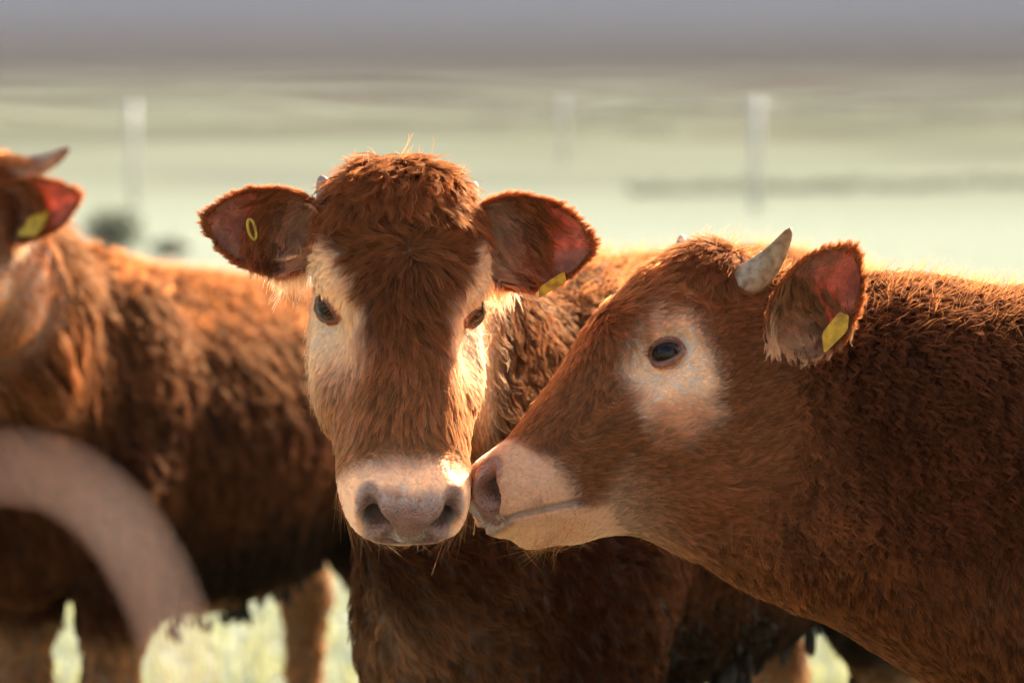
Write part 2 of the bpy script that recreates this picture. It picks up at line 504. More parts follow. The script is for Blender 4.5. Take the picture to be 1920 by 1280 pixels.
def vcol_mat(name, rough=.4, coat=0.0, bump=0.0, trans=0.0):
    m, nt, b, out = new_mat(name)
    at = N(nt, 'ShaderNodeAttribute', attribute_name='coat')
    ns = N(nt, 'ShaderNodeTexNoise'); ns.inputs['Scale'].default_value = 90; ns.inputs['Detail'].default_value = 6
    tc = N(nt, 'ShaderNodeTexCoord'); nt.links.new(tc.outputs['Object'], ns.inputs['Vector'])
    if bump:
        v = ramp(nt, ns.outputs['Fac'], [(0.3, (.42, .36, .28)), (0.6, (1.06, 1.06, 1.06))])
        mx = N(nt, 'ShaderNodeMix', data_type='RGBA', blend_type='MULTIPLY'); mx.inputs['Factor'].default_value = 1
        nt.links.new(at.outputs['Color'], mx.inputs['A']); nt.links.new(v, mx.inputs['B'])
        nt.links.new(mx.outputs['Result'], b.inputs['Base Color'])
        bp = N(nt, 'ShaderNodeBump'); bp.inputs['Strength'].default_value = bump; bp.inputs['Distance'].default_value = .002
        nt.links.new(ns.outputs['Fac'], bp.inputs['Height']); nt.links.new(bp.outputs['Normal'], b.inputs['Normal'])
    else:
        nt.links.new(at.outputs['Color'], b.inputs['Base Color'])
    b.inputs['Roughness'].default_value = rough
    b.inputs['Coat Weight'].default_value = coat; b.inputs['Coat Roughness'].default_value = .04
    if trans:
        tr = N(nt, 'ShaderNodeBsdfTranslucent'); nt.links.new(at.outputs['Color'], tr.inputs['Color'])
        ms = N(nt, 'ShaderNodeMixShader'); ms.inputs['Fac'].default_value = trans
        nt.links.new(b.outputs['BSDF'], ms.inputs[1]); nt.links.new(tr.outputs['BSDF'], ms.inputs[2])
        nt.links.new(ms.outputs['Shader'], out.inputs['Surface'])
    return m
M_EYE = vcol_mat('eye', .07, .0)
M_EYE.node_tree.nodes['Principled BSDF'].inputs['Specular IOR Level'].default_value = .32
M_HORN = vcol_mat('horn', .45, 0, .35, .25)
M_HOOF = vcol_mat('hoof', .5, 0, .3)
M_TAG = vcol_mat('ear_tag_plastic', .35, 0, .1, .35)
M_MUD = vcol_mat('mud', .85, 0, .6)

def set_attr(o, name, data, typ='FLOAT_COLOR'):
    a = o.data.attributes.new(name, typ, 'POINT')
    if typ == 'FLOAT_COLOR':
        d = np.ones((len(data), 4), np.float32); d[:, :3] = data
        a.data.foreach_set('color', d.ravel())
    else:
        a.data.foreach_set('value', np.asarray(data, np.float32))

# ------------------------------------------------------------------ fur
def wob(p, freq, seed, n=5):
    """smooth wandering 3-vector field"""
    r = np.random.default_rng(seed)
    out = np.zeros_like(p)
    for i in range(n):
        k = r.normal(size=(3, 3)) * freq * (0.6 + 0.35 * i)
        out += np.sin(p @ k.T + r.uniform(0, 6.28, 3)) / (1 + .35 * i)
    return out / 2.2
def tangent(d, n):
    d = d - n * (d * n).sum(1, keepdims=True)
    return unit(d)

class Strands:
    def __init__(s): s.p, s.c, s.r = [], [], []
    def add(s, pts, col, rad):
        s.p.append(pts.astype(np.float32)); s.c.append(col.astype(np.float32)); s.r.append(rad.astype(np.float32))
    def build(s, name, parent, mat):
        root = parent
        while root.parent: root = root.parent
        cv = bpy.data.hair_curves.new(name)
        sizes = np.concatenate([np.full(len(p), p.shape[1]) for p in s.p])
        cv.add_curves(sizes.tolist())
        pts = np.concatenate([p.reshape(-1, 3) for p in s.p]) - np.array(root.location, np.float32)
        cv.attributes['position'].data.foreach_set('vector', pts.ravel().astype(np.float32))
        ra = cv.attributes.get('radius') or cv.attributes.new('radius', 'FLOAT', 'POINT')
        ra.data.foreach_set('value', np.concatenate([r.ravel() for r in s.r]))
        ca = cv.attributes.new('hair_col', 'FLOAT_COLOR', 'CURVE')
        col = np.ones((len(sizes), 4), np.float32); col[:, :3] = np.concatenate(s.c)
        ca.data.foreach_set('color', col.ravel())
        cv.materials.append(mat)
        o = bpy.data.objects.new(name, cv); C.objects.link(o); o.parent = parent
        return o, len(sizes)

def strand_pts(p, n, d, L, lift, droop, K, amp, lam, phase, side_amp=1.0):
    t = np.linspace(0, 1, K)[None, :, None]
    L3 = L[:, None, None]
    up = lift[:, None, None]
    b = np.cross(n, d)
    pts = p[:, None, :] + d[:, None, :] * L3 * t * (1 - .25 * up) + n[:, None, :] * L3 * (up * t - droop * up * t * t)
    ph = phase[:, None, None] + 2 * np.pi * t * L3 / lam
    a = amp[:, None, None] * np.minimum(t * 2.5, 1)
    pts = pts + b[:, None, :] * a * np.sin(ph) * side_amp + n[:, None, :] * a * .55 * (np.cos(ph) + .6) 
    return pts

def groom(S, seed, p, n, d, L, col, rad, K=7, lift=.35, droop=.35, clump_mm=7, clump=.7, amp=.0, lam=.02, ripple=None, jit=.18, var=.18, clump_var=.25):
    """p,n,d,L,col per root; strands gather into tapered locks"""
    r = np.random.default_rng(seed)
    m = len(p)
    amp = np.broadcast_to(np.asarray(amp, float), (m,)); lift = np.broadcast_to(np.asarray(lift, float), (m,))
    clump = np.broadcast_to(np.asarray(clump, float), (m,)); L = L * r.uniform(.72, 1.12, m)
    # lock centres: thin the roots to one per cell
    cell = np.floor(p / (clump_mm * 1e-3)).astype(np.int64)
    key = (cell[:, 0] * 73856093) ^ (cell[:, 1] * 19349663) ^ (cell[:, 2] * 83492791)
    _, first = np.unique(key, return_index=True)
    first = np.sort(r.choice(m, max(int(len(first) * .62), 2), replace=False))   # uneven lock sizes
    kd = KDTree(len(first))
    for i, q in enumerate(p[first]): kd.insert(q, i)
    kd.balance()
    own = first[np.fromiter((kd.find(q)[1] for q in p), np.int64, m)]
    lk = r.normal(size=(m, 3))                       # per-lock randomness, read through own
    dl = unit(d + .16 * lk)[own] if clump_mm else d
    ph_l = r.uniform(0, 6.28, m)
    phase = ph_l[own] if ripple is None else (p[own] @ ripple + .9 * ph_l[own])
    dd = tangent(d * .55 + dl * .45 + jit * r.normal(size=(m, 3)), n)
    ll = lift * (.75 + .5 * r.random(m)[own])
    Lk = L * (.66 + .62 * r.random(m)[own])
    pts = strand_pts(p, n, dd, Lk, ll, droop, K, amp, lam, phase)
    g = own
    guide = strand_pts(p[g], n[g], tangent(dl, n[g]), Lk, ll, droop, K, amp, lam, phase)
    t = np.linspace(0, 1, K)[None, :, None]
    w = clump[:, None, None] * t ** .9
    pts = pts + (guide - pts) * w
    dev = 1 - .75 * smooth(.2, .5, col[:, 1])
    sh = 1 + (clump_var * (r.random(m)[own] - .5) * 2 + var * r.normal(size=m)) * dev
    colr = np.clip(col * np.clip(sh, .35, 1.8)[:, None], .004, .92)
    prof = np.interp(np.linspace(0, 1, K), [0, .3, 1], [.9, 1, .22])
    S.add(pts, colr, np.broadcast_to(np.asarray(rad, float), (m,))[:, None] * prof[None, :])

def sample(V, F, Nrm, w, count, r):
    """area- and weight-driven roots on a quad mesh"""
    F = np.asarray(F)
    T = np.concatenate([F[:, [0, 1, 2]], F[:, [0, 2, 3]]])
    a, b, c = V[T[:, 0]], V[T[:, 1]], V[T[:, 2]]
    ar = np.linalg.norm(np.cross(b - a, c - a), axis=1) * .5 * w[T].mean(1)
    cs = np.cumsum(ar)
    if cs[-1] <= 0: return None
    ti = np.searchsorted(cs, r.uniform(0, cs[-1], count))
    ti = np.minimum(ti, len(T) - 1)
    u, v = r.random(count), r.random(count)
    fl = u + v > 1; u[fl], v[fl] = 1 - u[fl], 1 - v[fl]
    W = np.stack([1 - u - v, u, v], 1)
    tri = T[ti]
    f = lambda A: (A[tri] * (W[:, :, None] if A.ndim == 2 else W)).sum(1) if A.ndim == 2 else (A[tri] * W).sum(1)
    return f, unit(f(Nrm)), f(V)

def vnormals(V, F):
    F = np.asarray(F)
    n = np.zeros_like(V)
    fn = np.cross(V[F[:, 2]] - V[F[:, 0]], V[F[:, 3]] - V[F[:, 1]])
    for i in range(4): np.add.at(n, F[:, i], fn)
    return unit(n)

# colours of coat and skin (linear)
GING = np.array([.315, .130, .051]); DARK = np.array([.082, .0295, .0130]); TAN = np.array([.53, .295, .145])
CREAM = np.array([.80, .675, .545]); PINK = np.array([.48, .25, .165]); MUDC = np.array([.010, .0075, .005])
LID = np.array([.30, .14, .10])
def lerp(a, b, w): return a * (1 - w[:, None]) + b * w[:, None]

def head_masks(q):
    l, u, v = q[:, 0], q[:, 1], q[:, 2]; a = np.abs(l)
    inside = smooth(-.25, -.11, u) * smooth(.17, .13, a) * smooth(-.32, -.19, v + .25 * np.minimum(u - .05, 0) * -1)
    inside = inside * (u > -.3) * (v < .2)
    return l, u, v, a, inside

# ------------------------------------------------------------------ ears, lids, eyes, horns
def make_ear(base, a, o, L, W, asym=0.0, curl=1.0):
    a = unit(a); o = unit(o - a * (o @ a)); w = np.cross(a, o)
    ns, ntt = 26, 21
    s = np.linspace(0, 1, ns); t = np.linspace(-1, 1, ntt)
    wd = np.interp(s, [0, .12, .3, .45, .7, .87, .95, 1], [.45, .70, .95, 1.0, .90, .66, .45, .20]) * W
    Ph = np.interp(s, [0, .2, .5, .8, 1], [2.0, 1.45, 1.0, .75, .5]) * curl
    rho = wd / np.sin(np.minimum(Ph, 1.45))
    A = t[None, :] * Ph[:, None]
    wd_s = 1 + asym * np.where(t > 0, t, 0)[None, :]
    tipback = .10 * L * s ** 2
    mid = base + a * (L * s)[:, None, None] + w * (rho[:, None] * np.sin(A) * wd_s)[:, :, None] + o * (rho[:, None] * (1 - np.cos(A)) - tipback[:, None] * 0)[:, :, None] \
        - a * ((.06 * L * s[:, None] * (t[None, :] ** 2) * smooth(.4, 1, s)[:, None]))[:, :, None]
    ds, dt = np.gradient(mid, axis=0), np.gradient(mid, axis=1)
    nr = unit(np.cross(dt.reshape(-1, 3), ds.reshape(-1, 3))).reshape(mid.shape)
    nr *= np.sign((nr[ns // 2, ntt // 2] @ o) or 1)
    th = (.0058 * (1 - .72 * t[None, :] ** 2) * (1 - .45 * s[:, None]))[:, :, None]
    inn, out = (mid + nr * th / 2).reshape(-1, 3), (mid - nr * th / 2).reshape(-1, 3)
    n = ns * ntt
    V = np.concatenate([inn, out])
    ii, jj = np.meshgrid(np.arange(ns - 1), np.arange(ntt - 1), indexing='ij')
    k = (ii * ntt + jj).ravel()
    q = np.stack([k, k + 1, k + ntt + 1, k + ntt], 1)
    F0 = q[:, ::-1] if np.cross(V[q[200, 1]] - V[q[200, 0]], V[q[200, 3]] - V[q[200, 0]]) @ nr.reshape(-1, 3)[q[200, 0]] < 0 else q
    F = [F0, F0[:, ::-1] + n]
    rim = [i * ntt for i in range(ns)] + [(ns - 1) * ntt + j for j in range(1, ntt)] + [i * ntt + ntt - 1 for i in range(ns - 2, -1, -1)]
    rim = np.array(rim)
    F.append(np.stack([rim[:-1], rim[1:], rim[1:] + n, rim[:-1] + n], 1))
    par = np.concatenate([np.stack([np.repeat(s, ntt), np.tile(t, ns), np.zeros(n)], 1), np.stack([np.repeat(s, ntt), np.tile(t, ns), np.ones(n)], 1)])
    nrm = np.concatenate([nr.reshape(-1, 3), -nr.reshape(-1, 3)])
    return dict(V=V, F=np.concatenate(F), par=par, nrm=nrm, a=a, o=o, w=w, n=n, L=L)

EYE_R = .0205
def make_lids(H, q):
    c = H.w(q * .0855, .002, .004)
    g = unit(H.l * q * .84 + H.u * .38 + H.v * .36)
    hx = unit(np.cross(np.cross(g, H.u * .86 + H.v * (.5 if H is HR else .1)), g)); hy = np.cross(g, hx)
    if hy @ H.v < 0: hy = -hy
    n = 40; ph = np.linspace(0, 2 * np.pi, n, endpoint=False)
    ax, ay = 1.18, .60
    rings = [(-.10, .95), (0, 1.055), (.07, 1.13), (.20, 1.17), (.42, 1.12), (.68, 1.00), (.95, .84)]
    V, col = [], []
    for i, (da, rr) in enumerate(rings):
        up = np.sin(ph)
        e = np.hypot(ax * np.cos(ph), ay * up) + da * (1 + .25 * np.maximum(up, 0))
        dx = ax * np.cos(ph); dy = ay * up * (1 + .12 * (up > 0)); nn = np.hypot(dx, dy)
        V.append(c + EYE_R * H.sc * (rr + .05 * np.maximum(up, 0) * (i > 0)) [:, None] * (np.cos(e)[:, None] * g + np.sin(e)[:, None] * ((dx / nn)[:, None] * hx + (dy / nn)[:, None] * hy)))
        col.append(np.tile([LID * .35, LID * .6, LID * 1.0, PINK * .85, PINK * .6 + CREAM * .35, CREAM, CREAM][i], (n, 1)))
    F = []
    for i in range(len(rings) - 1):
        for j in range(n):
            F.append([i * n + j, i * n + (j + 1) % n, (i + 1) * n + (j + 1) % n, (i + 1) * n + j])
    F = np.array(F)
    V = np.concatenate(V)
    if np.cross(V[F[0, 1]] - V[F[0, 0]], V[F[0, 3]] - V[F[0, 0]]) @ g < 0: F = F[:, ::-1]
    return V, F, np.concatenate(col), (c, g, hx, hy, V[n:2 * n])
def make_eye(parent, H, q, info):
    c, g, hx, hy, _ = info
    nu, nv = 40, 24
    V, col = [c + g * EYE_R * H.sc], [[.002, .002, .003]]
    for i in range(1, nv + 1):
        th = np.pi * .72 * i / nv
        ph = np.linspace(0, 2 * np.pi, nu, endpoint=False)
        rr = EYE_R * H.sc * (1 + .05 * math.exp(-(th / .6) ** 2))
        V += list(c + rr * (math.cos(th) * g + math.sin(th) * (np.cos(ph)[:, None] * hx + np.sin(ph)[:, None] * hy)))
        x = th / 1.12
        pup = np.hypot(th * np.cos(ph) / .50, th * np.sin(ph) / .27)
        for k in range(nu):
            if x > 1: cc = np.array([.40, .31, .26]) * (1 - .25 * min((x - 1) * 2, 1))
            elif x > .9: cc = np.array([.02, .014, .012])
            elif pup[k] < 1: cc = np.array([.002, .002, .003])
            else: cc = np.array([.030, .014, .008])
            col.append(cc)
    F = [[0, 1 + j, 1 + (j + 1) % nu] for j in range(nu)]
    for i in range(nv - 1):
        for j in range(nu):
            F.append([1 + i * nu + j, 1 + (i + 1) * nu + j, 1 + (i + 1) * nu + (j + 1) % nu, 1 + i * nu + (j + 1) % nu])
    V[0] = c + g * EYE_R * H.sc * 1.05
    o = mesh_obj('eye', np.array(V), F, parent, [M_EYE])
    set_attr(o, 'coat', np.array(col))
    return o
def make_horn(parent, base, tip, bend, r0, c0, c1, c2):
    t = np.linspace(0, 1, 18)
    path = base + (tip - base) * t[:, None] + bend * (4 * t * (1 - t))[:, None]
    rad = r0 * (1 - t ** 1.6) ** .75 * (1 + .035 * np.sin(t * 55) * (t < .5)) + .0022
    rad[-1] = .0008
    V, F = tube(path, rad, 18)
    o = mesh_obj('horn', V, F, parent, [M_HORN])
    tt = np.repeat(t, 18)
    col = np.where((tt < .6)[:, None], c0 + (np.array(c1) - c0) * (tt / .6)[:, None], c1 + (np.array(c2) - c1) * ((tt - .6) / .4)[:, None])
    set_attr(o, 'coat', col)
    return o

# ------------------------------------------------------------------ putting one animal together
def seg_dist(q, a, b):
    a, b = np.array(a), np.array(b); ab = b - a
    t = np.clip(((q - a) @ ab) / (ab @ ab), 0, 1)
    return np.linalg.norm(q - a - t[:, None] * ab, axis=1)

def coat_of(style, H, B, V):
    q = H.loc(V); l, u, v, a, ins = head_masks(q)
    b = (V - B.O) @ B.M.T / B.sc
    nz = wob(V, 30, 3)[:, 0] * .5 + wob(V, 85, 4)[:, 1] * .5
    big = wob(V, 9, 5)[:, 0]
    col = np.tile(GING if style != 'right' else GING * .78 + TAN * .20, (len(V), 1)) * (1 + .16 * big + .10 * nz)[:, None]
    if style == 'centre':
        col = lerp(col, DARK * 1.5, .35 * smooth(.0, .06, v) * smooth(.12, .02, u) * smooth(-.10, -.04, u))
        col = lerp(col, TAN * .85, .80 * smooth(.05, .18, u) * smooth(.10, .02, a))  # nose bridge tan, made more golden as painted sunlight
        a0 = np.interp(u, [-.12, -.07, -.02, .03, .09, .14, .2], [.125, .095, .070, .050, .043, .050, .062])
        w = smooth(-.014, .016, a - a0 + .012 * nz) * smooth(-.10, -.07, u) * (1 - .30 * smooth(.07, .14, u))
        pale = lerp(np.tile(CREAM * .95, (len(V), 1)), TAN * .95, np.clip(smooth(.05, .13, u + .01 * nz) * .85 + smooth(-.03, -.09, v) * .5, 0, .95))
        col = lerp(col, pale, w)
        mz = smooth(.205, .248, u + .010 * nz + .22 * np.maximum(-v + .01, 0)); mzc = np.array([.82, .70, .60])
    else:
        e = np.hypot((u - .012 + .25 * v) / .076, (v + .018) / .083) + .22 * nz + .10 * big
        col = lerp(col, CREAM * .97, smooth(1.18, .50, e) * smooth(.03, .06, a) * (style == 'right'))
        e2 = np.hypot((u - .058) / .055, (v + .062) / .032) + .15 * nz
        col = lerp(col, TAN * 1.05, .45 * smooth(1.2, .5, e2) * smooth(.03, .06, a))
        col = lerp(col, TAN * .75, .35 * smooth(-.02, .07, v) * smooth(-.02, .06, u))
        col = lerp(col, CREAM * np.array([.66, .60, .55]), .75 * smooth(-.052, -.082, v + .30 * (u - .2) + .006 * nz) * smooth(.11, .19, u))
        mz = smooth(.196, .232, u + .006 * nz - .12 * np.maximum(-v - .02, 0)); mzc = np.array([.66, .54, .45])
    col = lerp(col, mzc, mz)
    chin = smooth(-.006, -.020, v + .021 - .613 * (u - .268)) * smooth(.17, .2, u)
    col = lerp(col, CREAM * np.array([.84, .80, .76]), chin)
    pad = smooth(.256, .276, u + .006 * nz) * smooth(.055, .040, a) * smooth(-.020, -.010, v)
    pad = np.maximum(pad, smooth(.021, .014, np.minimum(seg_dist(np.stack([a, u, v], 1), (.054, .268, .060), (.043, .292, .030)), seg_dist(np.stack([a, u, v], 1), (.043, .292, .030), (.025, .304, .008)))))
    col = lerp(col, PINK * .80, pad)
    nos = smooth(.021, .013, seg_dist(np.stack([a, u, v], 1), (.038, .276, .024), (.030, .24, .018)))
    slit = smooth(.013, .007, np.minimum(seg_dist(np.stack([a, u, v], 1), (.050, .272, .052), (.041, .286, .030)), seg_dist(np.stack([a, u, v], 1), (.041, .286, .030), (.027, .296, .012))))
    col = lerp(col, PINK * .38, slit)
    col = lerp(col, PINK * .10, nos)  # nostril hollow and its slit darkened in colour to read as deep shade
    mouth = smooth(.0055, .0025, np.abs(v + .021 - .613 * (u - .268))) * smooth(.203, .218, u)
    col = lerp(col, LID * .8, mouth * .55)
    # body
    bd = np.tile(GING if style != 'right' else DARK * 1.9, (len(V), 1)) * (1 + .2 * big + .12 * nz)[:, None]
    if style == 'right':
        under = smooth(.98, .82, V[:, 2]) * smooth(1.05, .75, V[:, 0])
        bd = lerp(bd, GING * .80, under)
    if style == 'centre':
        bd = lerp(bd, DARK, .58 + .38 * smooth(1.15, .95, V[:, 2]))  # dark coat, deepened lower down as shade put into the colour
        bd = lerp(bd, TAN * .75, .75 * smooth(.90, .72, b[:, 2] + .06 * nz) * smooth(.5, .62, b[:, 0]) * smooth(.15, .03, np.abs(b[:, 1] - .02) + .03 * nz))
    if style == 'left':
        bd = lerp(bd, DARK, .60 + .38 * smooth(1.10, .90, V[:, 2]))  # flank colour darkens downward, painting in the shade below the lit back
    mudw = smooth(.80, .66, b[:, 2] + .05 * nz) * smooth(.50, .32, b[:, 0]) * smooth(-.62, -.50, b[:, 0]) if style != 'right' else 0 * u
    leg = smooth(.58, .48, b[:, 2])
    bd = lerp(bd, MUDC, .88 * mudw * (1 - leg))
    bd = lerp(bd, TAN * .8, leg * .75)  # tan legs, paled further in colour to look sunlit
    mixw = ins if style != 'right' else smooth(-.31, -.05, u + .05 * nz + .03 * big) * smooth(-.40, -.15, v + .05 * nz - .25 * np.minimum(u - .05, 0)) * smooth(.2, .13, a)
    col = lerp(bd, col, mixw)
    return col, pad, ins, q, b, mudw * (1 - ins), mz, nos, mouth

def head_dir(style, H, q):
    l, u, v = q[:, 0], q[:, 1], q[:, 2]; sg = np.sign(l); Z = np.zeros_like(l)
    top = smooth(-.005, .045, v)
    w0 = -.035 if style != 'right' else .0
    up = np.where(u > w0, np.clip((u - w0) / .035, 0, 1) + .12, -np.clip((w0 - u) / .035, 0, 1))
    poll = smooth(w0 - .055, w0 - .075, u)
    up = up * (1 - poll) + 1.0 * poll
    dt = np.stack([np.clip(l / .045, -1.3, 1.3) * (1 - .6 * poll) * (1 - .55 * smooth(.06, .16, u)), up, Z], 1)
    if style == 'right':
        ds = np.stack([Z, Z - .85, Z - .55], 1)
    else:
        ds = np.stack([sg * .3, Z + .75, Z - .7], 1)
        ab = smooth(-.02, -.06, u)[:, None]
        ds = ds * (1 - ab) + ab * np.stack([sg * .6, Z - .5, Z - .5], 1)
    d = dt * top[:, None] + ds * (1 - top)[:, None]
    m = smooth(.19, .23, u)[:, None]
    d = d * (1 - m) + m * np.stack([l / .05, Z - .7, Z - .35], 1)
    return d @ H.M

def hoof_mesh(parent, pos, f):
    V, F, k = [], [], 0
    lat = np.cross([0, 0, 1.0], f)
    for s in (-1, 1):
        ring = []
        for z, sc_, sh in ((.0, 1.0, .012), (.02, .93, .006), (.045, .8, -.004), (.06, .68, -.010)):
            for j in range(10):
                a = 2 * np.pi * j / 10
                V.append(pos + f * (sh + math.cos(a) * .045 * sc_) + lat * (s * .021 + math.sin(a) * .021 * sc_) + np.array([0, 0, z + .002]))
        for i in range(3):
            for j in range(10):
                F.append([k + i * 10 + j, k + i * 10 + (j + 1) % 10, k + (i + 1) * 10 + (j + 1) % 10, k + (i + 1) * 10 + j])
        F.append([k + j for j in range(10)][::-1]); F.append([k + 30 + j for j in range(10)])
        k += 40
    o = mesh_obj('hoof', np.array(V), F, parent, [M_HOOF])
    set_attr(o, 'coat', np.tile([.09, .07, .05], (len(V), 1)))
    return o

def view_weight(V, Nm, margin=260):
    rel = V - CAMP
    dep = rel @ FWD
    px = 960 + (rel @ RGT) / dep * FPX; py = 640 - (rel @ UPV) / dep * FPX
    inside = (px > -margin) & (px < 1920 + margin) & (py > -margin) & (py < 1280 + margin)
    fac = smooth(-.5, -.15, -(Nm * unit(rel)).sum(1))
    return np.where(inside, .06 + .94 * fac, .12)

def make_cow(style, label, H, B, neck, fine, ears, horns, counts, radii, legs=None, belly=0.0):
    root = empty('cow', B.O)
    tag(root, label, 'cow', 'cattle standing in the pasture')
    F = build_field(H, B, neck, fine, .016, *rng_of(B, H), *fine_of(H), legs, belly)
    V, Q = F.skin()
    nb = len(V)
    col, pad, ins, q, b, mudw, mz, nos, mouth = coat_of(style, H, B, V)
    Vs, Fs, cols, pads, fm = [V], [Q], [col * (.5 + .5 * np.clip(pad + mz * ins + ins * smooth(.28, .5, col[:, 1]), 0, 1))[:, None]], [pad], [np.zeros(len(Q), int)]
    infos = {}
    off = nb
    for sd in (-1, 1):
        lv, lf, lc, info = make_lids(H, sd)
        infos[sd] = info
        Vs.append(lv); Fs.append(lf + off); cols.append(lc); pads.append(np.zeros(len(lv))); fm.append(np.zeros(len(lf), int)); off += len(lv)
    shells = []
    for e in ears:
        E = make_ear(*e)
        s, t, outw = E['par'].T
        skin = np.array([.60, .32, .215]); c = np.where(outw[:, None] > .5, GING * .9, skin * (1.1 - .25 * np.abs(t))[:, None])
        Vs.append(E['V']); Fs.append(E['F'] + off); cols.append(c); pads.append(np.zeros(len(c))); fm.append(np.ones(len(E['F']), int)); off += len(c)
        shells.append(E)
    body = mesh_obj('body', np.concatenate(Vs), np.concatenate(Fs), root, [M_HIDE, M_EAR], np.concatenate(fm))
    set_attr(body, 'coat', np.concatenate(cols)); set_attr(body, 'pad', np.concatenate(pads), 'FLOAT')
    for sd in (-1, 1): make_eye(root, H, sd, infos[sd])
    for h in horns: make_horn(root, *h)
    for L in (LEG_F, LEG_H):
        for sd in (-1, 1):
            off_ = (legs or {}).get(('f' if L is LEG_F else 'h', sd), 0)
            w = B.w(L[-1][0] + off_ * (1 - L[-1][2]), sd * L[-1][1], 0); hoof_mesh(root, w, B.f)
    if not FUR: return root
    # ---------------- coat
    Nm = vnormals(V, Q)
    S = Strands(); r = np.random.default_rng(len(style) * 17)
    vw = view_weight(V, Nm)
    l, u, v, a = q[:, 0], q[:, 1], q[:, 2], np.abs(q[:, 0])
    bare = np.clip(pad * 1.2 + nos * 2 + mouth, 0, 1)
    eyeb = smooth(.022, .030, np.hypot(np.hypot(u, v * 1.4), a - .095))
    hw = ins * (1 - bare) * eyeb * vw * (1 + 1.6 * mz) * (1 + 2.5 * np.exp(-((u + (.035 if style != 'right' else 0)) ** 2 + l ** 2) / .014 ** 2) * (v > 0))
    # -- head
    if counts[0]:
        f, n, p = sample(V, Q, Nm, hw, counts[0], r)
        qq = H.loc(p); lq, uq, vq = qq.T; aq = np.abs(lq)
        top = smooth(-.01, .04, vq)
        if style == 'right':
            Ln = .0150 + .012 * top * smooth(.10, -.04, uq) + .014 * smooth(-.09, -.13, uq) + .004 * smooth(-.12, -.2, vq)
            lift = .22 + .08 * top * smooth(.05, -.05, uq); amp = .0011 * smooth(.10, -.02, uq) * (.4 + top) ; cl = .68
        else:
            poll = smooth(-.075, -.105, uq) * smooth(-.06, -.01, vq)
            Ln = .016 + .014 * top * smooth(.22, .14, uq) + .022 * poll
            lift = .20 + .05 * top + .06 * poll; amp = .0013 * top * smooth(.20, .08, uq) + .0012 * poll; cl = .72 + .10 * poll
            # smooth short hair round the eyes
            sh = smooth(.075, .02, np.abs(uq - .01)) * smooth(.055, .085, aq)
            Ln = Ln * (1 - .55 * sh); lift = lift * (1 - .4 * sh)
        if style == 'right':
            sh = smooth(.09, .05, np.hypot(uq, vq)) * smooth(.03, .06, aq)
            Ln = Ln * (1 - .55 * sh); lift = lift * (1 - .4 * sh); amp = amp * (1 - sh)
        mzq = smooth(.185, .235, uq)
        Ln = Ln * (1 - mzq) + .0055 * mzq; lift = lift * (1 - mzq) + .28 * mzq; amp = amp * (1 - mzq)
        d = tangent(head_dir(style, H, qq) + .30 * wob(p, 55, 21) + .22 * wob(p, 140, 22), n)
        groom(S, 5, p, n, d, Ln, f(col), radii[0], 7, lift, .45, 4.6 if style == 'right' else 6.0, cl * (1 - .85 * mzq), amp, .034, var=.17, clump_var=.26)
    # -- neck and body
    wb = (1 - ins) * vw * np.where(b[:, 2] < .14, 0, 1)
    f, n, p = sample(V, Q, Nm, wb, counts[1], r)
    bb = (p - B.O) @ B.M.T / B.sc
    d = -.45 * B.f - np.array([0, 0, 1.0]) + np.sign(bb[:, 1])[:, None] * B.l * .5
    if style == 'right':
        d = .25 * RGT - np.array([0, 0, 1.0]) + 0 * p
        curly = smooth(.86, 1.0, p[:, 2]) * smooth(.22, .40, p[:, 0])
        jaw = smooth(.30, .12, p[:, 0])
        d = d + jaw[:, None] * RGT * .9
        d = tangent(d + .35 * wob(p, 22, 31) + .25 * wob(p, 70, 32), n)
        Ln = .019 + .017 * curly
        groom(S, 6, p, n, d, Ln, f(col), radii[1], 8, .20 + .16 * curly, .45, 12, .62 + .22 * curly, .0006 + .0036 * curly, .019, var=.18, clump_var=.46)
    else:
        d = tangent(d + .45 * wob(p, 14, 31) + .3 * wob(p, 45, 32), n)
        legq = smooth(.62, .45, bb[:, 2])
        Ln = (.065 if style == 'left' else .042) * (1 - .6 * legq)
        if style == 'left': Ln = Ln * (1 + .9 * smooth(.50, .62, bb[:, 0]) * smooth(.8, .95, bb[:, 2]))
        groom(S, 6, p, n, d, Ln, f(col), radii[1], 7, .26, .5, 22 if style == 'left' else 15, .75, .004, .05, var=.16, clump_var=.35)
    # loose back hairs, added and coloured paler than the coat as a rim-light glow
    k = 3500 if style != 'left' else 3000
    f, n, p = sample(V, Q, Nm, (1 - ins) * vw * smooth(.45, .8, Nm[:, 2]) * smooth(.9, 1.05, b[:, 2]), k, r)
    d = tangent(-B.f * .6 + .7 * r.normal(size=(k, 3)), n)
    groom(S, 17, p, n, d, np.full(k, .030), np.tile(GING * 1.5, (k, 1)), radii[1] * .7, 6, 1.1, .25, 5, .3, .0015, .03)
    # -- ears
    for E in shells:
        s, t, outw = E['par'].T
        cen = view_weight(E['V'].mean(0)[None], -unit(E['V'].mean(0)[None] - CAMP))[0] > .5
        k = counts[2] if cen else counts[2] // 4
        er = radii[0]
        f, n, p = sample(E['V'], E['F'], E['nrm'], outw * (.4 + s) + .25 * (np.abs(t) > .85), k, r)
        d = tangent(np.tile(E['a'], (k, 1)) + .25 * wob(p, 40, 41) + .2 * np.sign(f(t))[:, None] * E['w'], n)
        groom(S, 8, p, n, d, np.full(k, .014), np.tile(GING * .95, (k, 1)), er, 6, .32, .4, 6, .5, .0006, .02)
        # fringe on the rim
        kk = k // 2
        f, n, p = sample(E['V'], E['F'], E['nrm'], (np.abs(t) > .88).astype(float) + (s > .93), kk, r)
